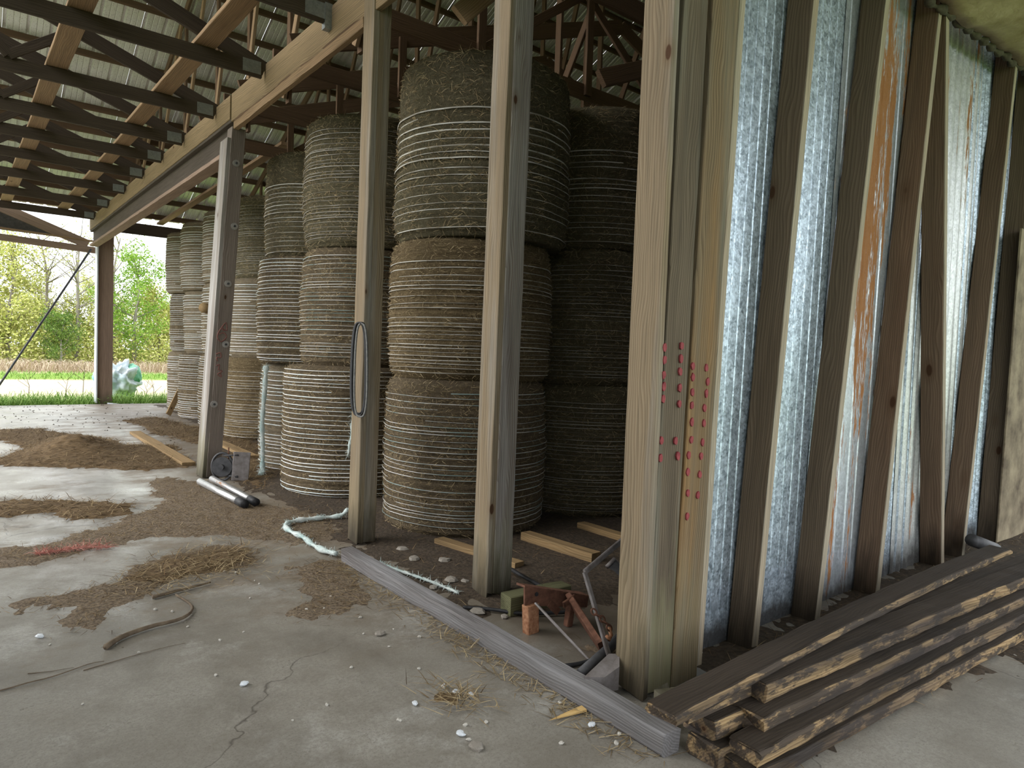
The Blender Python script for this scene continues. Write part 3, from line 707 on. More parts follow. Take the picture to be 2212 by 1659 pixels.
# dark wall that closes the hay store, plus an added light-blocking wall
me = sheet_mesh('light_block_wall', corr(8.2, 0.3, 0.02, 'v'), 4.6, M['siding'])  # unseen wall added to keep the near floor darker than the far floor
o = bpy.data.objects.new('light_block_wall', me); COL.objects.link(o); tag(o, kind='structure')
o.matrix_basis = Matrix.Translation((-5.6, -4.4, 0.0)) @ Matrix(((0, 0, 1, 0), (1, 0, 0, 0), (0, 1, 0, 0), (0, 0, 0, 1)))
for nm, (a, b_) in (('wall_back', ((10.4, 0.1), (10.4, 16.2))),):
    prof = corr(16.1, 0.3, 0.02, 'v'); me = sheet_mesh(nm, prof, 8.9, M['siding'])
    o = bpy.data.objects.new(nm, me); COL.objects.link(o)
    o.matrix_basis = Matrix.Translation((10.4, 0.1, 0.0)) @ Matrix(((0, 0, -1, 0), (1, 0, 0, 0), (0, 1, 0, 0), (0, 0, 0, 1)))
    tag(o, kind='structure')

# ------------------------------------------------------------------ hay bales
def rnd_attr(me, vals):
    at = me.attributes.new('rnd', 'FLOAT', 'FACE'); at.data.foreach_set('value', np.asarray(vals, dtype=np.float32))
NT = 80
def bale_radius(th, z, seed, R=0.67, Hh=1.235):
    e = min(z, Hh - z)
    edge = -0.05 * math.exp(-e / 0.035)
    g = 0.009 * math.cos(z * 2 * math.pi / 0.052)
    n = 0.022 * mnoise.noise((math.cos(th) * 1.6, math.sin(th) * 1.6, z * 1.4 + seed * 7.3)) + 0.010 * mnoise.noise((math.cos(th) * 5, math.sin(th) * 5, z * 6 + seed * 3.1))
    return R + edge + g + n + 0.015 * math.sin(z / Hh * math.pi)
def bale_body(seed, mat, Hh=1.235):
    nz = 72; V = []; Fc = []
    for k in range(nz + 1):
        z = k / nz * Hh
        for j in range(NT):
            th = 2 * math.pi * j / NT; r = bale_radius(th, z, seed)
            r += 0.004 * mnoise.noise((th * 40, z * 60, seed))
            V.append((r * math.cos(th), r * math.sin(th), z))
    for k in range(nz):
        for j in range(NT):
            a = k * NT + j; c = k * NT + (j + 1) % NT; Fc.append((a, c, c + NT, a + NT))
    for k, rev in ((0, True), (nz, False)):
        ring = [k * NT + j for j in range(NT)]; c0 = len(V); V.append((0, 0, 0.0 if rev else Hh + 0.01))
        for j in range(NT):
            a, c = ring[j], ring[(j + 1) % NT]
            Fc.append((c0, c, a) if rev else (c0, a, c))
    me = bpy.data.meshes.new('hay_body'); me.from_pydata(V, [], Fc); me.update(); me.materials.append(mat)
    me.polygons.foreach_set('use_smooth', [True] * len(me.polygons)); return me
def bale_net(seed, mat, zones, Hh=1.235):
    rr = random.Random(seed); V = []; Fc = []
    for (za, zb, step, wdt) in zones:
        z = za
        while z < zb:
            w = wdt * rr.uniform(0.6, 1.3); ph = rr.uniform(0, 6); sk = rr.uniform(0, 3)
            a0 = rr.uniform(0, 6.28); gap = rr.random() < 0.25; gl = rr.uniform(0.6, 2.2)
            base = len(V)
            for j in range(NT):
                th = 2 * math.pi * j / NT
                zz = z + 0.006 * mnoise.noise((math.cos(th) * 1.5 + sk, math.sin(th) * 1.5, z * 9 + seed))
                r = bale_radius(th, min(max(zz, 0), Hh), seed) + 0.007
                V += [(r * math.cos(th), r * math.sin(th), zz - w / 2), (r * math.cos(th) * 1.003, r * math.sin(th) * 1.003, zz), (r * math.cos(th), r * math.sin(th), zz + w / 2)]
            for j in range(NT):
                th = (2 * math.pi * j / NT - a0) % 6.283
                if gap and th < gl: continue
                a = base + 3 * j; c = base + 3 * ((j + 1) % NT)
                Fc += [(a, c, c + 1, a + 1), (a + 1, c + 1, c + 2, a + 2)]
            z += step * rr.uniform(0.65, 1.35)
    me = bpy.data.meshes.new('net_wrap'); me.from_pydata(V, [], Fc); me.update(); me.materials.append(mat)
    me.polygons.foreach_set('use_smooth', [True] * len(me.polygons)); return me
def bale_fuzz(seed, mat, count=9000, Hh=1.235):
    rg = np.random.default_rng(seed); V = []; Fc = []; rv = []
    for i in range(count):
        th = rg.uniform(0, 6.283); z = rg.uniform(0.01, Hh - 0.01); r = bale_radius(th, z, seed) - 0.003
        n = Vector((math.cos(th), math.sin(th), 0)); t = Vector((-math.sin(th), math.cos(th), 0))
        a = rg.normal(0, 0.75); d = t * math.cos(a) + Vector((0, 0, 1)) * math.sin(a)
        if rg.random() < 0.5: d = -d
        L = rg.uniform(0.02, 0.085); w = rg.uniform(0.0008, 0.0017); s = d.cross(n) * w
        p = n * r + Vector((0, 0, z)); out = rg.uniform(0.004, 0.022)
        q = p + d * L * 0.5 + n * out * 0.8; e = p + d * L + n * out * rg.uniform(-0.3, 1.3)
        b = len(V); V += [p - s, p + s, q + s, q - s, e]; Fc += [(b, b + 1, b + 2, b + 3), (b + 3, b + 2, b + 4)]
        x = rg.random(); rv += [x, x]
    me = bpy.data.meshes.new('loose_straw'); me.from_pydata([tuple(v) for v in V], [], Fc); me.update(); me.materials.append(mat); rnd_attr(me, rv); return me
variants = []
specs = [('hay_gold', 'net', [(0.06, 0.55, 0.034, 0.0055), (0.62, 1.05, 0.055, 0.006)]),
         ('hay', 'net_teal', [(0.10, 1.15, 0.042, 0.0055)]),
         ('hay_green', 'net', [(0.05, 0.35, 0.06, 0.005), (0.40, 0.86, 0.050, 0.0075)]),
         ('hay', 'net_white', [(0.03, 1.20, 0.040, 0.0065)]),
         ('hay_pale', 'net_white', [(0.04, 1.18, 0.046, 0.0075)]),
         ('hay_green', 'net_dim', [(0.08, 1.1, 0.036, 0.0045)])]
for i, (hm, nm, zn) in enumerate(specs):
    variants.append((bale_body(i, M[hm]), bale_net(i, M[nm], zn), bale_fuzz(i, M['straw'])))
def bale(cx, cy, z, vi, h, r, rot, label, group=None):
    t = empty('hay_bale', (cx, cy, z), label, 'hay bale', group or 'round hay bales stacked on end')
    S = Matrix.Translation((cx, cy, z)) @ Matrix.Rotation(rot, 4, 'Z') @ Matrix.Diagonal((r / 0.67, r / 0.67, h / 1.235, 1))
    b, n, f = variants[vi]
    for me, nm in ((b, 'hay_body'), (n, 'net_wrap'), (f, 'loose_straw')):
        o = inst(me, nm, t, S)
        if nm == 'loose_straw': o['kind'] = 'stuff'
    return t
def hang(u):
    d = ray(u, 780); return math.atan2(d[1], d[0])
def left_edge(u, D, r):
    a = hang(u) - math.asin(r / D); return (CAM[0] + D * math.cos(a), CAM[1] + D * math.sin(a))
stacks = []
lv = ['bottom', 'middle', 'top']
def stack(where, items):
    for k, (c, z, h, r, vi, rot) in enumerate(items):
        bale(c[0], c[1], z, vi, h, r, rot, f'{lv[k]} round hay bale of {where}')
stack('the nearest stack, behind the pale belt post', [((1.10, 2.95), 0.0, 1.22, 0.66, 1, 0.3), ((1.13, 2.98), 1.22, 1.10, 0.665, 0, 2.0), ((1.17, 2.92), 2.32, 1.38, 0.70, 2, 1.0)])
stack('the second stack, left of the pale belt post', [((0.90, 4.72), 0.0, 1.26, 0.67, 3, 0.6), ((1.12, 4.86), 1.26, 1.17, 0.67, 1, 4.0), ((1.13, 4.83), 2.43, 1.27, 0.68, 5, 2.2)])
stack('the third stack, with white frayed netting', [((1.16, 6.17), 0.0, 1.25, 0.655, 4, 0.1), (left_edge(557, 8.6, 0.66), 1.25, 1.20, 0.66, 3, 1.1), (left_edge(570, 8.6, 0.63), 2.45, 1.16, 0.63, 2, 3.1)])
stack('the stack just right of the leaning post', [(left_edge(484, 11.6, 0.67), 0.0, 1.25, 0.67, 0, 0.2), (left_edge(493, 11.6, 0.66), 1.25, 1.2, 0.66, 4, 2.2), (left_edge(505, 11.6, 0.65), 2.45, 1.24, 0.65, 5, 4.2)])
stack('the stack hidden partly behind the leaning post', [(left_edge(432, 13.2, 0.66), 0.0, 1.26, 0.66, 3, 1.3), (left_edge(437, 13.2, 0.65), 1.26, 1.24, 0.65, 4, 0.4), (left_edge(436, 13.2, 0.65), 2.50, 1.22, 0.65, 4, 3.3)])
stack('the second stack from the far end', [(left_edge(388, 14.75, 0.65), 0.0, 1.25, 0.65, 3, 2.9), (left_edge(397, 14.75, 0.64), 1.25, 1.2, 0.64, 4, 1.5), (left_edge(388, 14.75, 0.65), 2.45, 1.28, 0.65, 4, 5.0)])
stack('the farthest stack, at the open end', [(left_edge(363, 16.3, 0.64), 0.0, 1.26, 0.64, 4, 0.8), (left_edge(368, 16.3, 0.64), 1.26, 1.22, 0.64, 3, 2.6), (left_edge(357, 16.3, 0.64), 2.48, 1.25, 0.64, 4, 4.4)])
stack('the dark stack between the grey post and corner post', [((2.50, 2.90), 0.0, 1.18, 0.67, 5, 0.9), ((2.52, 2.95), 1.18, 1.22, 0.67, 5, 2.9), ((2.55, 2.92), 2.40, 1.24, 0.67, 2, 5.1)])
stack('the shadowed stack behind the second stack', [((2.52, 4.45), 0.0, 1.24, 0.67, 0, 1.9), ((2.50, 4.47), 1.24, 1.22, 0.67, 1, 0.7), ((2.54, 4.45), 2.46, 1.22, 0.66, 5, 3.0)])
stack('the shadowed stack behind the third stack', [((2.56, 6.05), 0.0, 1.24, 0.67, 1, 2.9), ((2.54, 6.07), 1.24, 1.22, 0.67, 0, 1.7), ((2.56, 6.03), 2.46, 1.22, 0.66, 3, 4.0)])
stack('the inner stack deep in the dark right corner', [((3.95, 2.95), 0.0, 1.24, 0.67, 5, 2.1), ((3.93, 2.98), 1.24, 1.22, 0.67, 1, 3.7), ((3.95, 2.95), 2.46, 1.22, 0.66, 5, 1.0)])
stack('the inner stack between the third and fourth front stacks', [((2.42, 7.62), 0.0, 1.24, 0.66, 0, 2.1), ((2.42, 7.62), 1.24, 1.22, 0.66, 3, 3.7), ((2.42, 7.62), 2.46, 1.22, 0.66, 2, 1.0)])

# frayed white netting hanging down the third stack
def frayed(name, pts, rad, mat, label, cat, n_f=500, flen=0.05, fw=0.0012, drop=0.0, seed=1):
    o0 = Vector(pts[0]); t = empty(name, o0, label, cat)
    P = smooth_path(pts, 6)
    def rf(s): return rad * (0.75 + 0.45 * mnoise.noise((s * 14, seed, 0)) + 0.15 * math.sin(s * 60))
    core = tube('core', P, rf, mat, t, 8)
    rg = random.Random(seed); V = []; Fc = []
    for i in range(n_f):
        k = rg.randrange(len(P) - 1); p = P[k].lerp(P[k + 1], rg.random()) - o0
        d = Vector((rg.gauss(0, 1), rg.gauss(0, 1), rg.gauss(0, 0.8))).normalized()
        tang = (P[k + 1] - P[k]).normalized(); d = (d + tang * rg.uniform(-1.2, 1.2)).normalized()
        s = d.cross(Vector((rg.gauss(0, 1), rg.gauss(0, 1), rg.gauss(0, 1)))).normalized() * fw
        L = flen * rg.uniform(0.4, 1.3); e = p + d * L; e.z = max(e.z - drop * L, -o0.z + 0.004)
        mid = p + d * L * 0.5 + Vector((0, 0, 0.15 * L)); mid.z = max(mid.z, -o0.z + 0.004)
        b = len(V); V += [p - s, p + s, mid + s, mid - s, e]; Fc += [(b, b + 1, b + 2, b + 3), (b + 3, b + 2, b + 4)]
    f = meshobj('frayed_fibres', V, Fc, mat, t, Matrix.Translation(o0)); f['kind'] = 'stuff'
    return t
ex, ey = left_edge(561, 8.05, 0.02)
frayed('frayed_net_strip', [(ex + 0.05, ey, 1.22), (ex + 0.04, ey, 0.95), (ex + 0.02, ey, 0.6), (ex + 0.03, ey, 0.3), (ex + 0.02, ey - 0.03, 0.08), (ex - 0.03, ey - 0.12, 0.03)], 0.032, M['rope'], 'white frayed strip of netting hanging down the third stack', 'netting', 900, 0.07, 0.0016)
a = OX(763, 893, 0.24); b_ = OX(752, 985, 0.24)
frayed('frayed_net_strip', [a, a.lerp(b_, 0.5) + Vector((0.01, 0, 0)), b_], 0.016, M['rope'], 'short teal tuft of netting beside the pale belt post', 'netting', 200, 0.05, 0.0014, seed=5)

# rope on the floor, from the post foot to the lumber and on behind it
rp = [FL(752, 1100, 0.10), FL(735, 1114, 0.04), FL(700, 1118, 0.03), FL(660, 1122, 0.03), FL(632, 1126, 0.03), FL(616, 1136, 0.03), FL(630, 1149, 0.03), FL(655, 1160, 0.03), FL(675, 1176, 0.03), FL(700, 1189, 0.03), FL(727, 1196, 0.03)]
frayed('frayed_rope', rp, 0.024, M['rope'], 'white frayed rope lying in a bend on the concrete', 'rope', 900, 0.045, 0.0013, seed=2)
rp = [FL(822, 1216, 0.03), FL(850, 1228, 0.03), FL(890, 1242, 0.025), FL(930, 1256, 0.025), FL(960, 1268, 0.02), FL(990, 1280, 0.02)]
frayed('frayed_rope', rp, 0.012, M['rope'], 'thin teal rope lying on dirt behind the grey lumber', 'rope', 350, 0.04, 0.0012, seed=3)

# ------------------------------------------------------------------ drive belt hung on the pale post
bt = empty('drive_belt', OX(778, 700, -0.03), 'looped black rubber drive belt hanging on the pale post', 'belt')
def belt(c_u, top_v, bot_v, half, dx, mat, w, name):
    pts = []
    top = OX(c_u, top_v, dx); bot = OX(c_u - 3, bot_v, dx)
    side = Vector((0.25, -0.97, 0))
    L = (top - bot).length
    for k in range(48):
        a = 2 * math.pi * k / 48
        ca, sa = math.cos(a), math.sin(a)
        hgt = 0.5 + 0.5 * (abs(ca) ** 0.75) * (1 if ca > 0 else -1)
        wdt = half * (abs(sa) ** 0.6) * (1 if sa > 0 else -1) * (0.82 + 0.18 * (1 - hgt))
        pts.append(bot.lerp(top, hgt) + side * wdt)
    V = []; Fc = []; o0 = bt.location
    n = len(pts)
    for i, p in enumerate(pts):
        c = (top + bot) * 0.5; rad = (p - c); tang = (pts[(i + 1) % n] - pts[i - 1]).normalized()
        nn = (rad - tang * rad.dot(tang)).normalized(); bn = tang.cross(nn)
        for (q, s) in ((-0.005, -w), (0.007, -w * 1.2), (0.007, w * 1.2), (-0.005, w)): V.append(p - o0 + nn * q + bn * s)
    for i in range(n):
        for k in range(4):
            a = i * 4 + k; c = i * 4 + (k + 1) % 4; d = ((i + 1) % n) * 4
            Fc.append((a, c, d + (k + 1) % 4, d + k))
    meshobj(name, V, Fc, mat, bt, Matrix.Translation(o0), True)
belt(778, 697, 897, 0.078, -0.075, M['rubber'], 0.009, 'belt_loop')
belt(781, 700, 900, 0.070, -0.095, M['belt_edge'], 0.004, 'belt_loop')
belt(776, 698, 893, 0.082, -0.055, M['rubber'], 0.007, 'belt_loop')
tube('nail', [OX(779, 701, 0.0), OX(778, 699, -0.11)], 0.004, M['iron_dark'], bt, 6)

# ------------------------------------------------------------------ lumber on the floor
la = FL(733, 1212, 0.0); lb = FL(1433, 1641, 0.0)
o = board('lumber', la + Vector((0.048, 0, 0.045)), lb + Vector((0.048, 0, 0.045)), 0.09, 0.088, (0, 0, 1), M['lumber_grey'], jit=0.003, bev=0.006, ragged=(0.02, 0.01))
tag(o, 'long grey weathered lumber lying across the concrete floor', 'lumber')

# plank pile, bottom right. every timber lies along the wall
pile = [  # near px, far px, z centre, width, thickness, label
    ((1420, 1545), (2165, 1188), 0.236, 0.13, 0.035, 'warped dark plank on top of the pile, nearest the wall'),
    ((1462, 1535), (2235, 1210), 0.185, 0.10, 0.065, 'rough timber second from the wall in the plank pile'),
    ((1619, 1489), (2250, 1226), 0.192, 0.135, 0.065, 'square-ended timber on the upper layer of the plank pile'),
    ((1502, 1567), (2225, 1246), 0.112, 0.145, 0.068, 'short-ended timber in the middle layer of the plank pile'),
    ((1609, 1560), (2255, 1262), 0.120, 0.145, 0.07, 'pale-edged timber in the middle layer of the plank pile, toward the camera'),
    ((1600, 1630), (2260, 1292), 0.078, 0.13, 0.055, 'split timber with bark edge low on the front of the plank pile'),
    ((1580, 1668), (2270, 1316), 0.025, 0.17, 0.05, 'lowest front timber of the plank pile, on the concrete'),
    ((1512, 1626), (2200, 1280), 0.038, 0.15, 0.07, 'dark buried timber at the bottom of the plank pile')]
for i, (a, c, z, w, th, lab) in enumerate(pile):
    p0 = FL(a[0], a[1], z); p1 = FL(c[0], c[1], z)
    t = empty('timber', p0, lab, 'timber', 'timbers of the plank pile')
    wp = 0.022 if i == 0 else 0.005
    SEED[0] = 500 + i
    tb = board('timber_body', p0, p1, w, th, (0, 0, 1), M['timber'], t, jit=0.004, bev=0.009, seg=30, warp=wp, ragged=(0.03, 0.02))
    SEED[0] = 500 + i
    board('grimy_top', p0 + Vector((0.006, 0.003, th / 2 + 0.001)), p1 + Vector((-0.01, 0.003, th / 2 + 0.001)), w * 0.90, 0.006, (0, 0, 1), M['timber_dirt'], t, jit=0.003, bev=0.002, seg=30, warp=wp, ragged=(0.03, 0.02))
o = board('wood_block', FL(1446, 1600, 0.0) + Vector((0.05, 0.06, 0)), FL(1446, 1600, 0.0) + Vector((0.05, 0.06, 0.17)), 0.09, 0.06, (0, -1, 0), M['post_grey'], ragged=(0, 0.03))
tag(o, 'mossy wood block propping the tip of the warped plank', 'block')

tag(tube('short_pipe', [OY(2098, 1166, -0.10), OY(2150, 1186, -0.16)], 0.045, M['iron_dark'], n=12), 'short dark pipe behind the far end of the plank pile', 'pipe')
# planks and scraps under and around the bales
def floor_plank(a, c, w, th, mat, lab, z=0.0, cat='plank'):
    p0 = FL(a[0], a[1], z + th / 2); p1 = FL(c[0], c[1], z + th / 2)
    return tag(board('plank', p0, p1, w, th, (0, 0, 1), mat, jit=0.002), lab, cat)
floor_plank((948, 1168), (1122, 1222), 0.09, 0.05, M['plank_tan'], 'tan plank poking out under the nearest stack behind the grey post')
floor_plank((1135, 1158), (1288, 1206), 0.10, 0.075, M['plank_tan'], 'tan square plank on the dirt right of the grey post')
floor_plank((1255, 1135), (1420, 1185), 0.09, 0.06, M['plank_tan'], 'tan plank in the dark corner behind the corner post')
floor_plank((292, 934), (408, 1003), 0.15, 0.045, M['plank_tan'], 'pale plank lying on chaff left of the leaning post')
floor_plank((470, 955), (545, 988), 0.16, 0.045, M['plank_tan'], 'short pale plank lying behind the leaning post')
o = board('prop_board', FL(364, 898, 0.0) + Vector((0, 0, 0.03)), FL(392, 893, 0.0) + Vector((0.05, 0.1, 0.62)), 0.10, 0.04, (0, -1, 0), M['plank_tan'])
tag(o, 'short board leaning against the farthest bales', 'board')
V, Fc = board_geo(0.42, 0.10, 0.11, seg=4, jit=0.002, bev=0.005, seed=77)
o = meshobj('timber_block', V, Fc, M['block_green'], None, frame(FL(1092, 1306, 0.055), FL(1246, 1274, 0.055), (0, 0, 1))[0])
tag(o, 'short green treated timber block beside the grey post foot', 'block')
dl = ray(440, 665); dl = dl / math.hypot(dl[0], dl[1]); lp = Vector(CAM + dl * 12.35)
o = tube('log_end', [lp, lp + Vector((0.35, 0.45, 0.0))], 0.085, M['plank_tan'], n=12)
tag(o, 'round log end poking out between far bales beside the leaning post', 'log')

# pipes at the foot of the leaning post
for (a, c, r, lab) in (((432, 1040), (515, 1082), 0.034, 'grey pipe with a dark end at the leaning post, nearer one'), ((458, 1034), (540, 1078), 0.032, 'grey pipe at the leaning post, farther one')):
    p0 = FL(a[0], a[1], r + 0.012); p1 = FL(c[0], c[1], r + 0.012)
    t = empty('pipe', p0, lab, 'pipe')
    tube('pipe_body', [p0, p1], r, M['pipe'], t, 14)
    tube('end_sleeve', [p1, p1 + (p1 - p0).normalized() * 0.16], r * 1.12, M['rubber'], t, 14)
# seeder wheel and plate
sw = empty('press_wheel', FL(472, 1036), 'rusty press wheel with a flat plate beside the leaning post', 'machine part')
c = FL(472, 1037) + Vector((0.02, -0.06, 0.15))
pts = [c + Vector((0.12 * math.cos(a) * 0.75, 0.12 * math.cos(a) * -0.5, 0.145 * math.sin(a))) for a in np.linspace(0, 2 * math.pi, 25)]
tube('rim', pts, 0.013, M['iron_dark'], sw, 8)
V, Fc = disc_geo(0.105, 0.02, 18); qn = Vector((-0.55, -0.83, 0.05)).normalized().to_track_quat('Z', 'Y').to_matrix().to_4x4()
meshobj('wheel_disc', V, Fc, M['iron_dark'], sw, Matrix.Translation(c) @ qn)
V, Fc = disc_geo(0.03, 0.05, 12); meshobj('hub', V, Fc, M['iron_dark'], sw, Matrix.Translation(c - Vector((0.55, 0.83, 0)) * 0.01) @ qn)
pl = FL(518, 1040) + Vector((0, 0, 0.0))
V, Fc = board_geo(0.30, 0.17, 0.016, bev=0.006, seg=6, seed=4)
meshobj('plate', V, Fc, M['iron_grey'], sw, frame(pl + Vector((0, 0, 0.01)), pl + Vector((0.02, 0, 0.31)), (-0.4, -0.9, 0))[0])
tube('arm', [c + Vector((0, 0, 0.12)), pl + Vector((-0.02, 0, 0.28))], 0.008, M['iron_dark'], sw, 6)
tube('arm', [c + Vector((0.02, 0, -0.09)), pl + Vector((-0.02, 0, 0.05))], 0.014, M['iron_dark'], sw, 6)
tube('strut', [c + Vector((0.06, 0, 0.2)), c + Vector((0.06, 0, -0.13))], 0.007, M['rust'], sw, 6)

# ------------------------------------------------------------------ scrap iron between the grey post and corner post
sb = empty('rusty_bracket', FL(1145, 1375), 'rusted iron bracket standing on the concrete by the treated block', 'scrap iron')
yb = 0.80
P = lambda u, v: OY(u, v, yb)
# channel web: a tapered plate with flanges
A_, B_, C_, D_ = P(1134, 1268), P(1272, 1288), P(1268, 1312), P(1134, 1308)
V = [A_, B_, C_, D_] + [q + Vector((0, 0.012, 0)) for q in (A_, B_, C_, D_)]
Fc = [(3, 2, 1, 0), (4, 5, 6, 7), (0, 1, 5, 4), (1, 2, 6, 5), (2, 3, 7, 6), (3, 0, 4, 7)]
o0 = Vector(A_); meshobj('channel_web', [v - o0 for v in V], Fc, M['rust'], sb, Matrix.Translation(o0))
board('top_flange', A_ + Vector((0, 0.035, 0)), B_ + Vector((0, 0.035, 0)), 0.07, 0.010, (0, 0, 1), M['rust'], sb)
board('leg', P(1146, 1305) + Vector((0, 0, 0)), Vector((P(1146, 1375).x, yb, 0.0)), 0.075, 0.05, (0, -1, 0), M['rust_bright'], sb)
board('back_leg', P(1170, 1300) + Vector((0.02, 0.12, 0)), Vector((P(1172, 1345).x + 0.02, yb + 0.12, 0.0)), 0.05, 0.03, (0, -1, 0), M['rust'], sb)
board('diagonal_plate', P(1226, 1292) + Vector((0, -0.02, 0)), FL(1302, 1402, 0.04), 0.085, 0.03, (0, -1, 0), M['rust'], sb)
board('gusset', P(1186, 1303) + Vector((0, 0, 0)), P(1206, 1322), 0.04, 0.012, (0, -1, 0), M['rust'], sb)
board('strut', P(1220, 1292) + Vector((0, -0.05, 0)), P(1213, 1345) + Vector((0, -0.05, 0)), 0.04, 0.035, (0, -1, 0), M['rust'], sb)
board('hook_plate', P(1200, 1300) + Vector((0, -0.06, 0)), P(1225, 1283) + Vector((0, -0.06, 0)), 0.035, 0.01, (0, -1, 0), M['rust'], sb)
V, Fc = disc_geo(0.011, 0.004, 12); meshobj('bolt_hole', V, Fc, M['rubber'], sb, Matrix.Translation(P(1158, 1283) + Vector((0, -0.003, 0))) @ Matrix.Rotation(math.pi / 2, 4, 'X'))
o = board('iron_bar', OY(1157, 1303, 0.72), FL(1272, 1425, 0.012), 0.022, 0.012, (0.5, -0.8, 0.3), M['iron_grey'])
tag(o, 'straight thin iron bar leaning from the bracket to the floor', 'iron bar')
bb = empty('bent_iron_bar', OY(1262, 1237, 0.42), 'grey bent iron bar propped beside the corner post', 'iron bar')
e1, e2, e3 = OY(1352, 1160, 0.50), OY(1263, 1236, 0.42), OY(1316, 1418, 0.25)
board('bar', e2, e1, 0.026, 0.014, (0, -1, 0.2), M['iron_grey'], bb); board('bar', e2, e3, 0.026, 0.014, (0, -1, 0.2), M['iron_grey'], bb)
# chain hanging on it
ch = empty('chain', OY(1290, 1330, 0.30), 'short rusty chain with a hook hanging on the bent bar', 'chain')
def link_geo(p, d, up, a=0.022, b=0.013, r=0.004):
    d = Vector(d).normalized(); u = (Vector(up) - d * Vector(up).dot(d)).normalized()
    pts = [p + d * (a * math.cos(t)) + u * (b * math.sin(t)) for t in np.linspace(0, 2 * math.pi, 15)]
    return tube_geo(pts, r, 6)
cpts = [OY(1283, 1322, 0.30), OY(1292, 1330, 0.30), OY(1301, 1337, 0.29), OY(1309, 1346, 0.28), OY(1316, 1356, 0.27)]
for i, p in enumerate(cpts):
    V, Fc = link_geo(Vector((0, 0, 0)), Vector((0.7, 0, -0.5)), (0, -1, 0) if i % 2 else (0.4, 0.2, 0.9)); meshobj('link', V, Fc, M['rust'], ch, Matrix.Translation(p), True)
tube('hook', [cpts[-1], OY(1320, 1372, 0.27), OY(1316, 1382, 0.27), OY(1311, 1374, 0.27)], 0.009, M['rust_bright'], ch, 8)
# wedge-shaped blade box
bx = empty('wedge_blade', FL(1290, 1480), 'grey wedge-shaped iron blade at the corner post foot', 'scrap iron')
q = [FL(1262, 1462, 0.10), FL(1306, 1463, 0.10), FL(1338, 1440, 0.13), FL(1338, 1412, 0.15), FL(1315, 1412, 0.15)]
qb = [Vector((p.x, p.y, 0.03)) for p in q]
o0 = q[0]; n = len(q)
V = [p - o0 for p in q + qb]; Fc = [tuple(range(n)), tuple(range(2 * n - 1, n - 1, -1))] + [(i, i + n, (i + 1) % n + n, (i + 1) % n) for i in range(n)]
meshobj('top_plate', V, Fc, M['iron_grey'], bx, Matrix.Translation(o0))
tube('side_tube', [FL(1254, 1456, 0.05), FL(1312, 1404, 0.08), FL(1338, 1378, 0.10)], 0.024, M['iron_dark'], bx, 10)
sm_ = empty('sheet_metal_scrap', FL(1320, 1260), 'crumpled dark sheet metal scrap behind the bent bar', 'scrap metal')
V = []; Fc = []
for j in range(7):
    for i in range(9):
        x = 0.75 + i * 0.06; yv = 0.95 - j * 0.06
        V.append((x + 0.02 * mnoise.noise((i, j, 0)), yv, 0.18 - 0.018 * j + 0.03 * math.sin(i * 1.9) + 0.02 * mnoise.noise((i * 0.6, j * 0.6, 3))))
for j in range(6):
    for i in range(8): Fc.append((j * 9 + i, j * 9 + i + 1, (j + 1) * 9 + i + 1, (j + 1) * 9 + i))
meshobj('sheet', V, Fc, M['iron_dark'], sm_, None, True)
tube('rolled_rim', [Vector(V[i]) for i in range(9)], 0.014, M['iron_grey'], sm_, 8)
for pts, r, lab in (([FL(1000, 1312, 0.02), FL(1060, 1316, 0.02), FL(1130, 1325, 0.02), FL(1230, 1322, 0.02)], 0.010, 'thin black hose lying in the dirt past the grey lumber'),
                    ([FL(1098, 1226, 0.06), FL(1130, 1245, 0.09), FL(1172, 1268, 0.10)], 0.012, 'black hose end behind the treated block'),
                    ([FL(1205, 1440, 0.013), FL(1250, 1434, 0.013), FL(1288, 1420, 0.03), FL(1318, 1385, 0.06)], 0.010, 'black hose running to the wedge blade')):
    tag(tube('hose', smooth_path(pts, 5), r, M['rubber'], n=8), lab, 'hose')

# ------------------------------------------------------------------ litter on the floor
def poly_sd(P, poly):
    """signed distance (positive inside) of points P (n,2) to a polygon"""
    poly = np.asarray(poly); n = len(poly); d = np.full(len(P), 1e9); inside = np.zeros(len(P), bool)
    for i in range(n):
        a = poly[i]; b = poly[(i + 1) % n]; e = b - a; w = P - a
        t = np.clip((w @ e) / (e @ e + 1e-12), 0, 1)
        d = np.minimum(d, np.hypot(*(w - t[:, None] * e).T))
        c = ((a[1] <= P[:, 1]) & (b[1] > P[:, 1])) | ((b[1] <= P[:, 1]) & (a[1] > P[:, 1]))
        with np.errstate(divide='ignore', invalid='ignore'):
            xx = a[0] + (P[:, 1] - a[1]) / (b[1] - a[1]) * e[0]
        inside ^= c & (P[:, 0] < xx)
    return np.where(inside, d, -d)
def px_poly(pts): return np.array([[*FL(u, v)[:2]] for u, v in pts])
LITTER = []
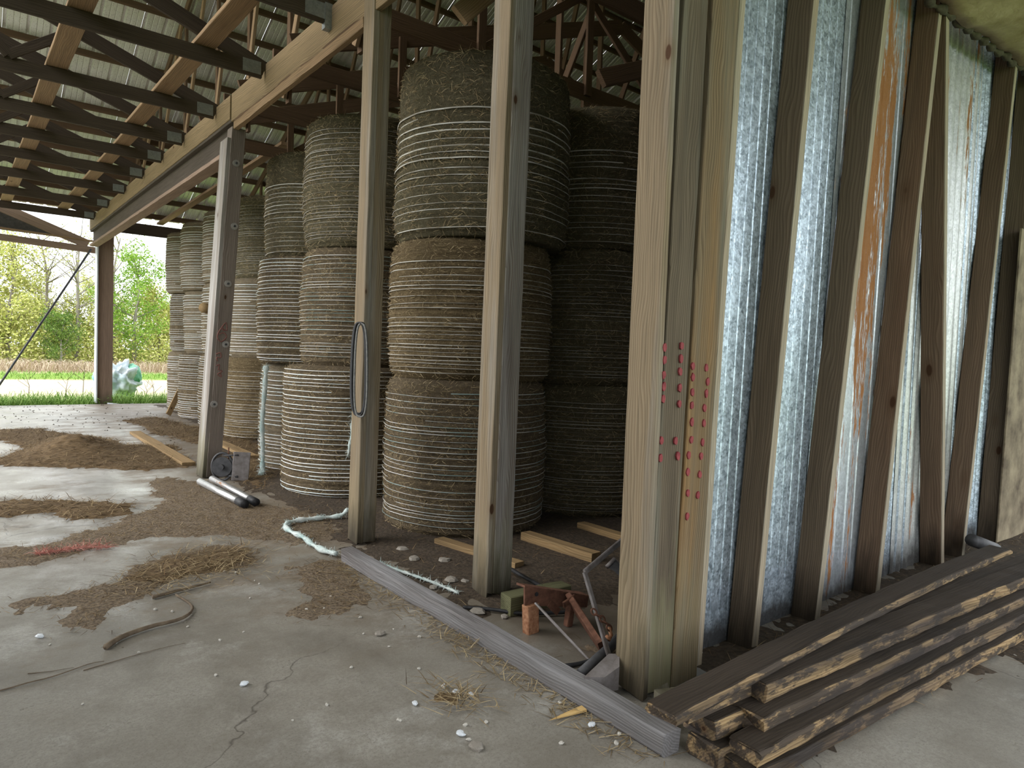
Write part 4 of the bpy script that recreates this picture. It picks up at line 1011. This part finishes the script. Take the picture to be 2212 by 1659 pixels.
def litter(name, polys, cell, rise, maxh, rough, mat, label, cat, fall=0.10, bumps=()):
    allp = np.vstack(polys); lo = allp.min(0) - 0.25; hi = allp.max(0) + 0.25
    nx = int((hi[0] - lo[0]) / cell) + 1; ny = int((hi[1] - lo[1]) / cell) + 1
    X, Y = np.meshgrid(lo[0] + np.arange(nx) * cell, lo[1] + np.arange(ny) * cell)
    P = np.c_[X.ravel(), Y.ravel()]; sd = np.full(len(P), -9.0)
    for pl in polys: sd = np.maximum(sd, poly_sd(P, pl))
    Z = np.empty(len(P))
    for i, (x, y_) in enumerate(P):
        if sd[i] < -0.35: Z[i] = -0.05; continue
        n = mnoise.noise((x * 1.7, y_ * 1.7, 3.3)) * 0.6 + mnoise.noise((x * 5.5, y_ * 3.5, 1)) * 0.6 + mnoise.noise((x * 15, y_ * 11, 5)) * 0.55 + mnoise.noise((x * 40, y_ * 33, 7)) * 0.3
        s = sd[i] + rough * n
        h = maxh * (1 - math.exp(-max(s, 0) / fall)) if s > 0 else s * 0.15
        h *= rise
        for (bx_, by_, br, bh) in bumps:
            h += bh * math.exp(-(((x - bx_) / br[0]) ** 2 + ((y_ - by_) / br[1]) ** 2)) * (1 + 0.25 * n)
        Z[i] = max(h, -0.05) - 0.002 + (0.16 * maxh * mnoise.noise((x * 31, y_ * 31, 9)) if s > 0 else 0)
    keep = Z > -0.012
    Zg = Z.reshape(ny, nx); Kg = keep.reshape(ny, nx)
    cells = Kg[:-1, :-1] | Kg[1:, :-1] | Kg[:-1, 1:] | Kg[1:, 1:]
    idx = -np.ones(nx * ny, int); V = []; Fc = []
    def gi(j, i):
        k = j * nx + i
        if idx[k] < 0: idx[k] = len(V); V.append((P[k, 0], P[k, 1], Z[k]))
        return int(idx[k])
    for j, i in zip(*np.nonzero(cells)): Fc.append((gi(j, i), gi(j, i + 1), gi(j + 1, i + 1), gi(j + 1, i)))
    o0 = Vector((*allp.mean(0), 0))
    o = meshobj(name, [Vector(v) - o0 for v in V], Fc, mat, None, Matrix.Translation(o0), True)
    tag(o, label, cat, kind='stuff')
    LITTER.append((P[(Z > 0.001)], Z[Z > 0.001]))
    return o
store = np.array([[-0.08, 2.6], [-0.10, 1.9], [-0.02, 1.15], [0.30, 0.95], [0.9, 0.80], [1.6, 0.7], [5.0, 0.7], [5.0, 15.5], [1.3, 15.5], [1.1, 11], [0.75, 9.0], [0.1, 7.2], [-0.1, 6.2], [0.0, 5.0], [0.15, 3.9], [-0.05, 3.3]])
litter('dark_dirt', [store], 0.05, 1.0, 0.018, 0.28, M['dirt'], 'dark rotted chaff and dirt under the hay stacks', 'dirt')
chaff_polys = [px_poly(p) for p in (
    [(300, 1042), (360, 1030), (440, 1042), (540, 1085), (640, 1098), (745, 1112), (752, 1165), (640, 1178), (560, 1165), (470, 1152), (350, 1163), (250, 1183), (150, 1200), (60, 1222), (-30, 1232), (-30, 1186), (90, 1178), (200, 1142), (300, 1108), (350, 1078)],
    [(-30, 1318), (60, 1287), (140, 1275), (250, 1250), (300, 1222), (400, 1192), (500, 1178), (560, 1195), (540, 1228), (430, 1238), (370, 1250), (330, 1285), (280, 1312), (200, 1322), (150, 1316), (60, 1326)],
    [(95, 1352), (135, 1328), (205, 1328), (200, 1350), (120, 1360)],
    [(640, 1225), (690, 1213), (735, 1210), (790, 1258), (815, 1300), (760, 1325), (650, 1340), (640, 1322), (668, 1300), (655, 1270)],
    [(1290, 1400), (1340, 1400), (1340, 1440), (1290, 1430)])]
litter('chaff', chaff_polys, 0.03, 1.0, 0.010, 0.16, M['chaff'], 'brown chaff trodden in patches over the concrete', 'chaff', 0.10)
hay_polys = [px_poly(p) for p in (
    [(-40, 928), (90, 927), (160, 938), (240, 948), (270, 962), (360, 962), (410, 985), (420, 1012), (330, 1012), (240, 1013), (110, 1008), (-40, 1004), (-40, 994), (50, 985), (60, 968), (-40, 946)],
    [(-40, 1088), (60, 1084), (150, 1086), (230, 1084), (300, 1088), (312, 1100), (270, 1112), (170, 1122), (100, 1110), (-40, 1120)],
    [(330, 1225), (420, 1200), (520, 1192), (535, 1215), (440, 1238), (360, 1252), (270, 1262), (280, 1245)],
    [(940, 1495), (975, 1480), (1005, 1492), (1020, 1520), (1000, 1535), (975, 1528), (960, 1510)],
    [(270, 908), (330, 900), (440, 925), (470, 960), (420, 960), (330, 935)],
    [(460, 930), (555, 950), (600, 1030), (560, 1060), (520, 1040), (490, 985)])]
pc0 = FL(165, 985)
litter('loose_hay', hay_polys, 0.035, 1.0, 0.03, 0.2, M['hay_loose'], 'loose brown hay heaped and strewn over the far concrete', 'hay', 0.12, [(pc0.x, pc0.y + 0.25, (0.42, 0.62), 0.20)])
wall_dirt_shade = [np.array([[0.38, -0.35], [0.36, 0.20], [6.5, 0.20], [6.5, -0.9], [4.5, -0.9], [2.6, -0.85], [1.2, -0.72], [0.3, -0.62], [-0.1, -0.5], [0.1, -0.2]]), np.array([[1.6, -1.0], [2.2, -1.2], [2.8, -1.0], [2.6, -0.8], [1.9, -0.75]])]  # dirt layer that also paints in the black shade between pile and wall
litter('dirt_shade_by_wall', wall_dirt_shade, 0.04, 1.0, 0.010, 0.22, M['dirt'], 'dark dirt, bark crumbs and painted shade along the foot of the stud wall', 'dirt')

def blades(name, pts, mat, lens, wid, lift, label, cat, seed=0, vert=0.0, curl=0.2):
    rg = np.random.default_rng(seed); V = []; Fc = []; rv = []
    o0 = Vector((float(np.mean([p[0] for p in pts])), float(np.mean([p[1] for p in pts])), 0))
    for (x, y_, z) in pts:
        a = rg.uniform(0, 6.283); e = rg.normal(0, lift)
        d = Vector((math.cos(a), math.sin(a), abs(e) + vert)).normalized(); L = rg.uniform(*lens); w = rg.uniform(wid * 0.6, wid * 1.4)
        s = Vector((-math.sin(a), math.cos(a), 0)) * w
        p = Vector((x, y_, z)) - o0; sag = Vector((0, 0, -curl * L * abs(d.z))) + Vector((math.cos(a), math.sin(a), 0)) * curl * L * d.z
        q = p + d * L * 0.55; t = p + d * L + sag
        t.z = max(t.z, p.z * 0.5 + 0.001)
        b = len(V); V += [p - s, p + s, q + s * 0.8, q - s * 0.8, t]; Fc += [(b, b + 1, b + 2, b + 3), (b + 3, b + 2, b + 4)]
        r = rg.random(); rv += [r, r]
    me = bpy.data.meshes.new(name); me.from_pydata([tuple(v) for v in V], [], Fc); me.update(); me.materials.append(mat); rnd_attr(me, rv)
    o = bpy.data.objects.new(name, me); COL.objects.link(o); o.location = o0
    return tag(o, label, cat, kind='stuff')
def pick(Lt, n, seed, near=None):
    P, Z = Lt; rg = np.random.default_rng(seed); k = rg.integers(0, len(P), n)
    return [(P[i, 0] + rg.normal(0, 0.06), P[i, 1] + rg.normal(0, 0.08), max(Z[i], 0) * 0.8 + 0.003) for i in k]
blades('straw_on_dirt', pick(LITTER[0], 7000, 1), M['straw_brown'], (0.03, 0.16), 0.0016, 0.10, 'dry straw strewn on the dark dirt under the stacks', 'straw', 1)
blades('straw_on_chaff', pick(LITTER[1], 9000, 2), M['straw_brown'], (0.015, 0.09), 0.0014, 0.12, 'short straw bits mixed into the chaff patches', 'straw', 2)
blades('straw_on_hay', pick(LITTER[2], 26000, 3), M['straw_brown'], (0.04, 0.18), 0.0022, 0.20, 'hay stalks lying loose on the heap and around it', 'straw', 3)
blades('straw_by_wall', pick(LITTER[3], 2500, 4), M['straw_brown'], (0.02, 0.12), 0.0016, 0.12, 'straw and bark shreds around the plank pile', 'straw', 4)
sp_ = []
for i in range(900):
    t = RNG.random(); p = la.lerp(lb, t); sp_.append((p.x - 0.03 + RNG.normal(0, 0.06), p.y + RNG.normal(0, 0.05), 0.003))
for c_uv, s_, n_ in (((985, 1512), 0.05, 160), ((470, 1215), 0.18, 500), ((360, 1262), 0.12, 250), ((1000, 1390), 0.05, 60)):
    c = FL(*c_uv)
    for i in range(n_): sp_.append((c.x + RNG.normal(0, s_), c.y + RNG.normal(0, s_ * 1.4), 0.012 + RNG.random() * 0.02))
blades('straw_by_lumber', sp_, M['straw'], (0.03, 0.14), 0.0016, 0.15, 'pale straw along the grey lumber and in small tufts', 'straw', 5)

# sticks, splinter and bark on the concrete
def stick(pts, r, lab, mat='stick', cat='stick'):
    P = smooth_path([FL(u, v, r) for u, v in pts], 4)
    P = [p + Vector((0, 0, 0.004 * abs(mnoise.noise((p.x * 9, p.y * 9, 0))))) for p in P]
    return tag(tube('stick', P, lambda s: r * (1 - 0.6 * s), M[mat], n=6), lab, cat)
stick([(228, 1398), (265, 1375), (320, 1355), (395, 1335), (415, 1310), (380, 1285)], 0.014, 'curved dark branch lying on the near concrete')
stick([(0, 1492), (60, 1476), (130, 1457), (190, 1435), (225, 1428)], 0.0035, 'long thin twig at the left edge of the concrete')
stick([(180, 1448), (260, 1425), (330, 1405), (400, 1390)], 0.0022, 'very thin twig beside the long one on the concrete')
stick([(330, 1290), (400, 1272), (455, 1258)], 0.012, 'reddish bark strip lying by the chaff')
stick([(60, 1455), (110, 1450), (160, 1442)], 0.002, 'short hair-thin twig at the left of the concrete')
sp0 = FL(1186, 1556, 0.008); sp1 = FL(1262, 1531, 0.012)
o = board('wood_splinter', sp1, sp0, 0.035, 0.012, (0, 0, 1), M['splinter'], taper=0.92, bev=0.002)
tag(o, 'pointed yellow wood splinter beside the grey lumber', 'splinter')
tag(tube('rag_strip', [OY(232, 872, 16.1) , OY(265, 876, 16.0), OY(288, 874, 16.05)], 0.03, M['flash'], n=8), 'crumpled white scrap at the edge of the slab', 'scrap')

M['twine_pink'] = simple('pink_twine', (0.45, 0.16, 0.13), (0.66, 0.34, 0.28), 9, 0.8)
frayed('twine_tangle', [FL(80, 1196, 0.015), FL(115, 1191, 0.02), FL(150, 1186, 0.02), FL(190, 1182, 0.02), FL(235, 1182, 0.015)], 0.007, M['twine_pink'], 'faded pink twine tangled in the chaff at left', 'twine', 420, 0.07, 0.0013, seed=11)
V = []; Fc = []
for i in range(420):
    x = RNG.uniform(-4.5, 0.9); y_ = RNG.uniform(8.5, 15.9); r = RNG.uniform(0.006, 0.018); b0 = len(V)
    V += [(x + r, y_, 0.002), (x, y_ + r, 0.002), (x - r, y_, 0.002), (x, y_ - r, 0.002), (x + r * 0.2, y_, r)]
    Fc += [(b0, b0 + 1, b0 + 4), (b0 + 1, b0 + 2, b0 + 4), (b0 + 2, b0 + 3, b0 + 4), (b0 + 3, b0, b0 + 4)]
tag(meshobj('dirt_crumbs', V, Fc, M['dirt']), 'dark crumbs peppered over the far pale concrete', 'dirt', kind='stuff')
# pale stones and plastic bits
def stone_mesh(seed, mat, sq=0.6):
    rg = random.Random(seed); V = []; Fc = []; nu, nv = 7, 4
    for j in range(1, nv):
        ph = math.pi * j / nv
        for i in range(nu):
            th = 2 * math.pi * i / nu; k = rg.uniform(0.75, 1.15)
            V.append((k * math.sin(ph) * math.cos(th), k * 0.8 * math.sin(ph) * math.sin(th), k * sq * math.cos(ph)))
    t = len(V); V += [(0, 0, sq * 0.9), (0, 0, -sq * 0.9)]
    for j in range(nv - 2):
        for i in range(nu): Fc.append((j * nu + i, (j + 1) * nu + i, (j + 1) * nu + (i + 1) % nu, j * nu + (i + 1) % nu))
    for i in range(nu):
        Fc.append((t, i, (i + 1) % nu)); Fc.append((t + 1, (nv - 2) * nu + (i + 1) % nu, (nv - 2) * nu + i))
    me = bpy.data.meshes.new('stone'); me.from_pydata(V, [], Fc); me.update(); me.materials.append(mat); return me
sm = [stone_mesh(i, M['stone']) for i in range(4)]; sg = [stone_mesh(9 + i, M['stone_grey'], 0.35) for i in range(3)]; spl = stone_mesh(20, M['plastic'], 0.5)
def put(me, u, v, r, name, lab, cat, grp=None, sq=0.6):
    o = bpy.data.objects.new(name, me); COL.objects.link(o); w = FL(u, v)
    o.location = (w.x, w.y, r * sq * 0.8); o.scale = (r, r, r); o.rotation_euler = (0, 0, random.uniform(0, 6.28)); return tag(o, lab, cat, grp)
wl = 'small pale stone lying loose on the bare concrete'
for i, (u, v, r) in enumerate([(475, 1384, .011), (466, 1460, .012), (706, 1524, .012), (759, 1443, .012), (905, 1446, .012), (906, 1377, .013), (785, 1370, .009), (778, 1335, .013), (526, 1366, .008), (300, 1410, .009), (178, 1522, .008), (860, 1556, .011), (864, 1558, .01), (662, 1318, .014), (540, 1293, .009),
        (1209, 1520, .014), (1050, 1562, .014), (1213, 1608, .014), (1331, 1608, .016), (1012, 1600, .014), (1005, 1568, .013), (1338, 1588, .014), (840, 1398, .010), (850, 1360, .008), (485, 1235, .012), (510, 1238, .014), (560, 1262, .009), (715, 1290, .012), (700, 1315, .009), (335, 1318, .014), (372, 1322, .012), (632, 1557, .008), (250, 1390, .009), (108, 1393, .008), (405, 1355, .010), (550, 1255, .008)]):
    put(sm[i % 4], u, v, r * 0.8, 'stone', wl, 'stone', 'pale stones scattered on the concrete')
for (u, v, r, lab) in ((1030, 1617, 0.035, 'flat grey stone on the concrete in front of the lumber'), (820, 1372, 0.032, 'grey stone under three white bits left of the lumber'), (868, 1190, 0.05, 'flat grey stone on the dirt by the pale post'), (895, 1212, 0.055, 'flat pale-grey stone on the dirt behind the lumber'), (960, 1215, 0.055, 'round flat stone on the dirt left of the grey post'), (975, 1258, 0.055, 'light broken slab of stone left of the grey post foot'), (1005, 1260, 0.04, 'rounded stone touching the grey post foot'), (935, 1272, 0.035, 'small brown stone by the teal rope'), (1030, 1326, 0.05, 'flat grey stone just past the lumber'), (1090, 1335, 0.03, 'pinkish stone beside the treated block')):
    put(sg[int(u) % 3], u, v, r, 'stone', lab, 'stone', None, 0.35)
for (u, v, r, lab) in ((528, 1481, .02, 'white plastic scrap in the middle of the near concrete'), (86, 1378, .02, 'bright white scrap at the left of the concrete'), (896, 1523, .016, 'curled plastic scrap left of the straw tuft'), (995, 1590, .02, 'crushed clear plastic scrap near the bottom edge'), (1278, 1570, .018, 'pale blue plastic scrap beside the lumber'), (958, 1486, .016, 'clear plastic flake on the straw tuft'), (985, 1498, .018, 'clear plastic scrap on the straw tuft'), (1018, 1502, .014, 'small clear flake right of the straw tuft')):
    put(spl, u, v, r, 'plastic_scrap', lab, 'scrap')

# ------------------------------------------------------------------ outdoors
gp = [(RNG.uniform(-9, 9), 16.15 + abs(RNG.normal(0, 1.1)), -0.1) for i in range(14000)]
blades('grass_strip', gp, M['grass'], (0.18, 0.62), 0.006, 0.5, 'lush green grass growing along the slab edge', 'grass', 8, vert=1.0, curl=0.5)
gp = [(RNG.uniform(-14, 22), RNG.uniform(36, 40.5), -0.1) for i in range(11000)]
blades('dry_grass', gp, M['grass_dry'], (0.5, 1.0), 0.012, 0.35, 'tall dry grass band along the far field edge', 'grass', 9, vert=1.6, curl=0.3)
gp = [(RNG.uniform(-14, 18), RNG.uniform(29, 36), -0.1) for i in range(7000)]
blades('meadow_grass', gp, M['grass'], (0.10, 0.25), 0.010, 0.6, 'low green grass strip across the field', 'grass', 10, vert=0.8)
# weeds
for i, (u, v, hh) in enumerate([(178, 850, 0.9), (60, 855, 0.6), (140, 858, 0.55), (330, 858, 0.5), (315, 855, 0.4)]):
    c = FL(u, v + 6); V = []; Fc = []; rg = random.Random(i)
    tube_geo([(0, 0, -0.1), (0.03, 0.02, hh * 0.5), (rg.uniform(-.08, .08), 0, hh)], lambda s: 0.010 * (1 - 0.7 * s), 5, V, Fc)
    for k in range(4):
        z = hh * rg.uniform(0.3, 0.85); a = rg.uniform(0, 6.28)
        tube_geo([(0.02, 0.01, z), (0.2 * math.cos(a), 0.2 * math.sin(a), z + 0.18)], 0.004, 4, V, Fc)
    tag(meshobj('dead_weed', V, Fc, M['stick'], None, Matrix.Translation(c)), ['tall bare weed stalk left of the far column', 'bare weed stalk at the left edge of the grass', 'short bare weed stalk between the rod and column', 'bare weed stalk right of the wrapped heap', 'small weed stalk beside the far bales'][i], 'weed')
# heap of netting behind the far column
hp = empty('netting_heap', (0.95, 19.2, -0.1), 'heap of blue-white and green netting behind the far column', 'netting')
def lump(name, c, s, mat, seed, amp=0.22, nu=28, nv=16):
    V = []; Fc = []
    for j in range(nv + 1):
        ph = math.pi * j / nv
        for i in range(nu):
            th = 2 * math.pi * i / nu; d = Vector((math.sin(ph) * math.cos(th), math.sin(ph) * math.sin(th), math.cos(ph)))
            k = 1 + amp * mnoise.noise(d * 2.3 + Vector((seed, 0, 0))) + amp * 0.5 * mnoise.noise(d * 6 + Vector((0, seed, 0)))
            V.append((d.x * s[0] * k, d.y * s[1] * k, max(d.z * s[2] * k, -s[2])))
    for j in range(nv):
        for i in range(nu):
            a = j * nu + i; b = j * nu + (i + 1) % nu; Fc.append((a, a + nu, b + nu, b))
    meshobj(name, V, Fc, mat, hp, Matrix.Translation(c), True)
hc = FL(268, 856)
lump('net_bundle', hc + Vector((-0.05, 0.35, 0.36)), (0.40, 0.40, 0.47), M['netting_heap'], 1, 0.5, 44, 28)
lump('green_net', hc + Vector((0.28, 0.42, 0.52)), (0.20, 0.26, 0.30), M['netting_green'], 2)
lump('blue_tarp', hc + Vector((-0.35, 0.6, 0.50)), (0.28, 0.3, 0.30), M['tarp_blue'], 3)

# trees across the field
def tree_meshes(seed, h, spread, nleaf, lsize, leafmat, bare=0.0):
    rg = random.Random(seed); V = []; Fc = []; tips = []
    tp = [(0, 0, 0), (rg.uniform(-.15, .15), rg.uniform(-.15, .15), h * 0.35), (rg.uniform(-.3, .3), rg.uniform(-.3, .3), h * 0.7), (rg.uniform(-.4, .4), rg.uniform(-.4, .4), h * 0.97)]
    tpp = smooth_path(tp, 4); tube_geo(tpp, lambda s: 0.11 * (1 - 0.85 * s) + 0.012, 6, V, Fc)
    for k in range(26):
        s = rg.uniform(0.15, 0.97); p = tpp[int(s * (len(tpp) - 1))]
        a = rg.uniform(0, 6.283); L = spread * (0.35 + 0.75 * (1 - abs(s - 0.45))) * rg.uniform(0.6, 1.1)
        d = Vector((math.cos(a), math.sin(a), rg.uniform(0.25, 0.9))).normalized()
        q = p + d * L * 0.5 + Vector((0, 0, 0.05 * L)); e = p + d * L + Vector((rg.gauss(0, .1), rg.gauss(0, .1), 0.18 * L))
        tube_geo([p, q, e], lambda t: 0.028 * (1 - 0.8 * t) + 0.005, 4, V, Fc, False)
        tips += [(p.lerp(q, 0.6), 0.3), (q, 0.42), (q.lerp(e, 0.5), 0.5), (e, 0.45)]
        for m_ in range(3):
            b0 = q.lerp(e, rg.random()); e2 = b0 + Vector((rg.gauss(0, .35), rg.gauss(0, .35), rg.uniform(0.1, .5)))
            tube_geo([b0, e2], 0.007, 3, V, Fc, False); tips.append((e2, 0.35))
    me1 = bpy.data.meshes.new('trunk'); me1.from_pydata([tuple(v) for v in V], [], Fc); me1.update(); me1.materials.append(M['bark'])
    V = []; Fc = []; rv = []; rn = np.random.default_rng(seed)
    for i in range(nleaf):
        c, r = tips[rg.randrange(len(tips))]
        p = c + Vector((rg.gauss(0, r * spread * .3), rg.gauss(0, r * spread * .3), rg.gauss(0, r * spread * .26)))
        if p.z < 0.1: continue
        a = Vector((rg.gauss(0, 1), rg.gauss(0, 1), rg.gauss(0, 1))).normalized(); b = a.orthogonal().normalized(); a *= lsize * rg.uniform(.6, 1.3); b *= lsize * rg.uniform(.4, .8)
        k = len(V); V += [p - a, p + b, p + a, p - b]; Fc.append((k, k + 1, k + 2, k + 3)); rv.append(rg.random())
    me2 = bpy.data.meshes.new('foliage'); me2.from_pydata([tuple(v) for v in V], [], Fc); me2.update(); me2.materials.append(leafmat); rnd_attr(me2, rv)
    return me1, me2
TV = [tree_meshes(1, 6.6, 1.9, 5200, 0.075, M['leaf_yellow']), tree_meshes(2, 7.2, 2.0, 6000, 0.080, M['leaf_green']), tree_meshes(3, 7.4, 2.1, 700, 0.055, M['leaf_yellow']), tree_meshes(4, 4.2, 1.7, 5500, 0.075, M['leaf_dark']), tree_meshes(5, 5.4, 2.0, 5200, 0.075, M['leaf_yellow'])]
def tree(u, dist, vi, sc, lab, grp=None):
    a = hang(u); x = CAM[0] + dist * math.cos(a); y_ = CAM[1] + dist * math.sin(a)
    t = empty('tree', (x, y_, -0.1), lab, 'tree', grp)
    S = Matrix.Translation((x, y_, -0.1)) @ Matrix.Rotation(u * 0.7, 4, 'Z') @ Matrix.Diagonal((sc, sc, sc, 1))
    inst(TV[vi][0], 'trunk', t, S); inst(TV[vi][1], 'foliage', t, S)
tree(20, 45, 0, 0.98, 'full yellow-green tree at the left edge of the view')
tree(-60, 46, 4, 1.2, 'yellow-green tree just past the left edge of the view')
tree(95, 47, 2, 1.02, 'nearly bare tree left of the brace rod')
tree(165, 44, 2, 1.0, 'sparse tree with few buds next to the far column, left side')
tree(292, 43, 1, 0.90, 'bright green full tree right of the far column')
tree(245, 46, 2, 1.05, 'sparse tree just right of the far column')
tree(345, 46, 4, 0.85, 'yellow-green tree beside the far bales')
tree(130, 42, 3, 0.62, 'low bright shrub-like tree behind the brace rod')
bgl = 'yellow-green tree in the back rank of the far woodland'
for i, u in enumerate((-150, -100, -20, 45, 75, 120, 150, 190, 225, 262, 320, 372, 420, 470)):
    tree(u, 49 + (i % 3) * 2.2, (4, 0, 4)[i % 3], 0.66 + 0.14 * ((i * 7) % 5) / 5, bgl, 'back rank of woodland trees')
# brush filling the woodland edge
V = []; Fc = []; rv = []
for i in range(15000):
    u = RNG.uniform(-250, 520); d = RNG.uniform(42, 48); a = hang(u); z = abs(RNG.normal(0, 1.2))
    p = Vector((CAM[0] + d * math.cos(a), CAM[1] + d * math.sin(a), z)); q = Vector(RNG.normal(0, 1, 3)).normalized(); r = q.orthogonal().normalized(); q *= 0.09; r *= 0.055
    k = len(V); V += [p - q, p + r, p + q, p - r]; Fc.append((k, k + 1, k + 2, k + 3)); rv.append(RNG.random())
me = bpy.data.meshes.new('brush'); me.from_pydata([tuple(v) for v in V], [], Fc); me.update(); me.materials.append(M['leaf_yellow']); rnd_attr(me, rv)
o = bpy.data.objects.new('brush', me); COL.objects.link(o); tag(o, 'leafy brush along the foot of the woodland', 'brush', kind='stuff')
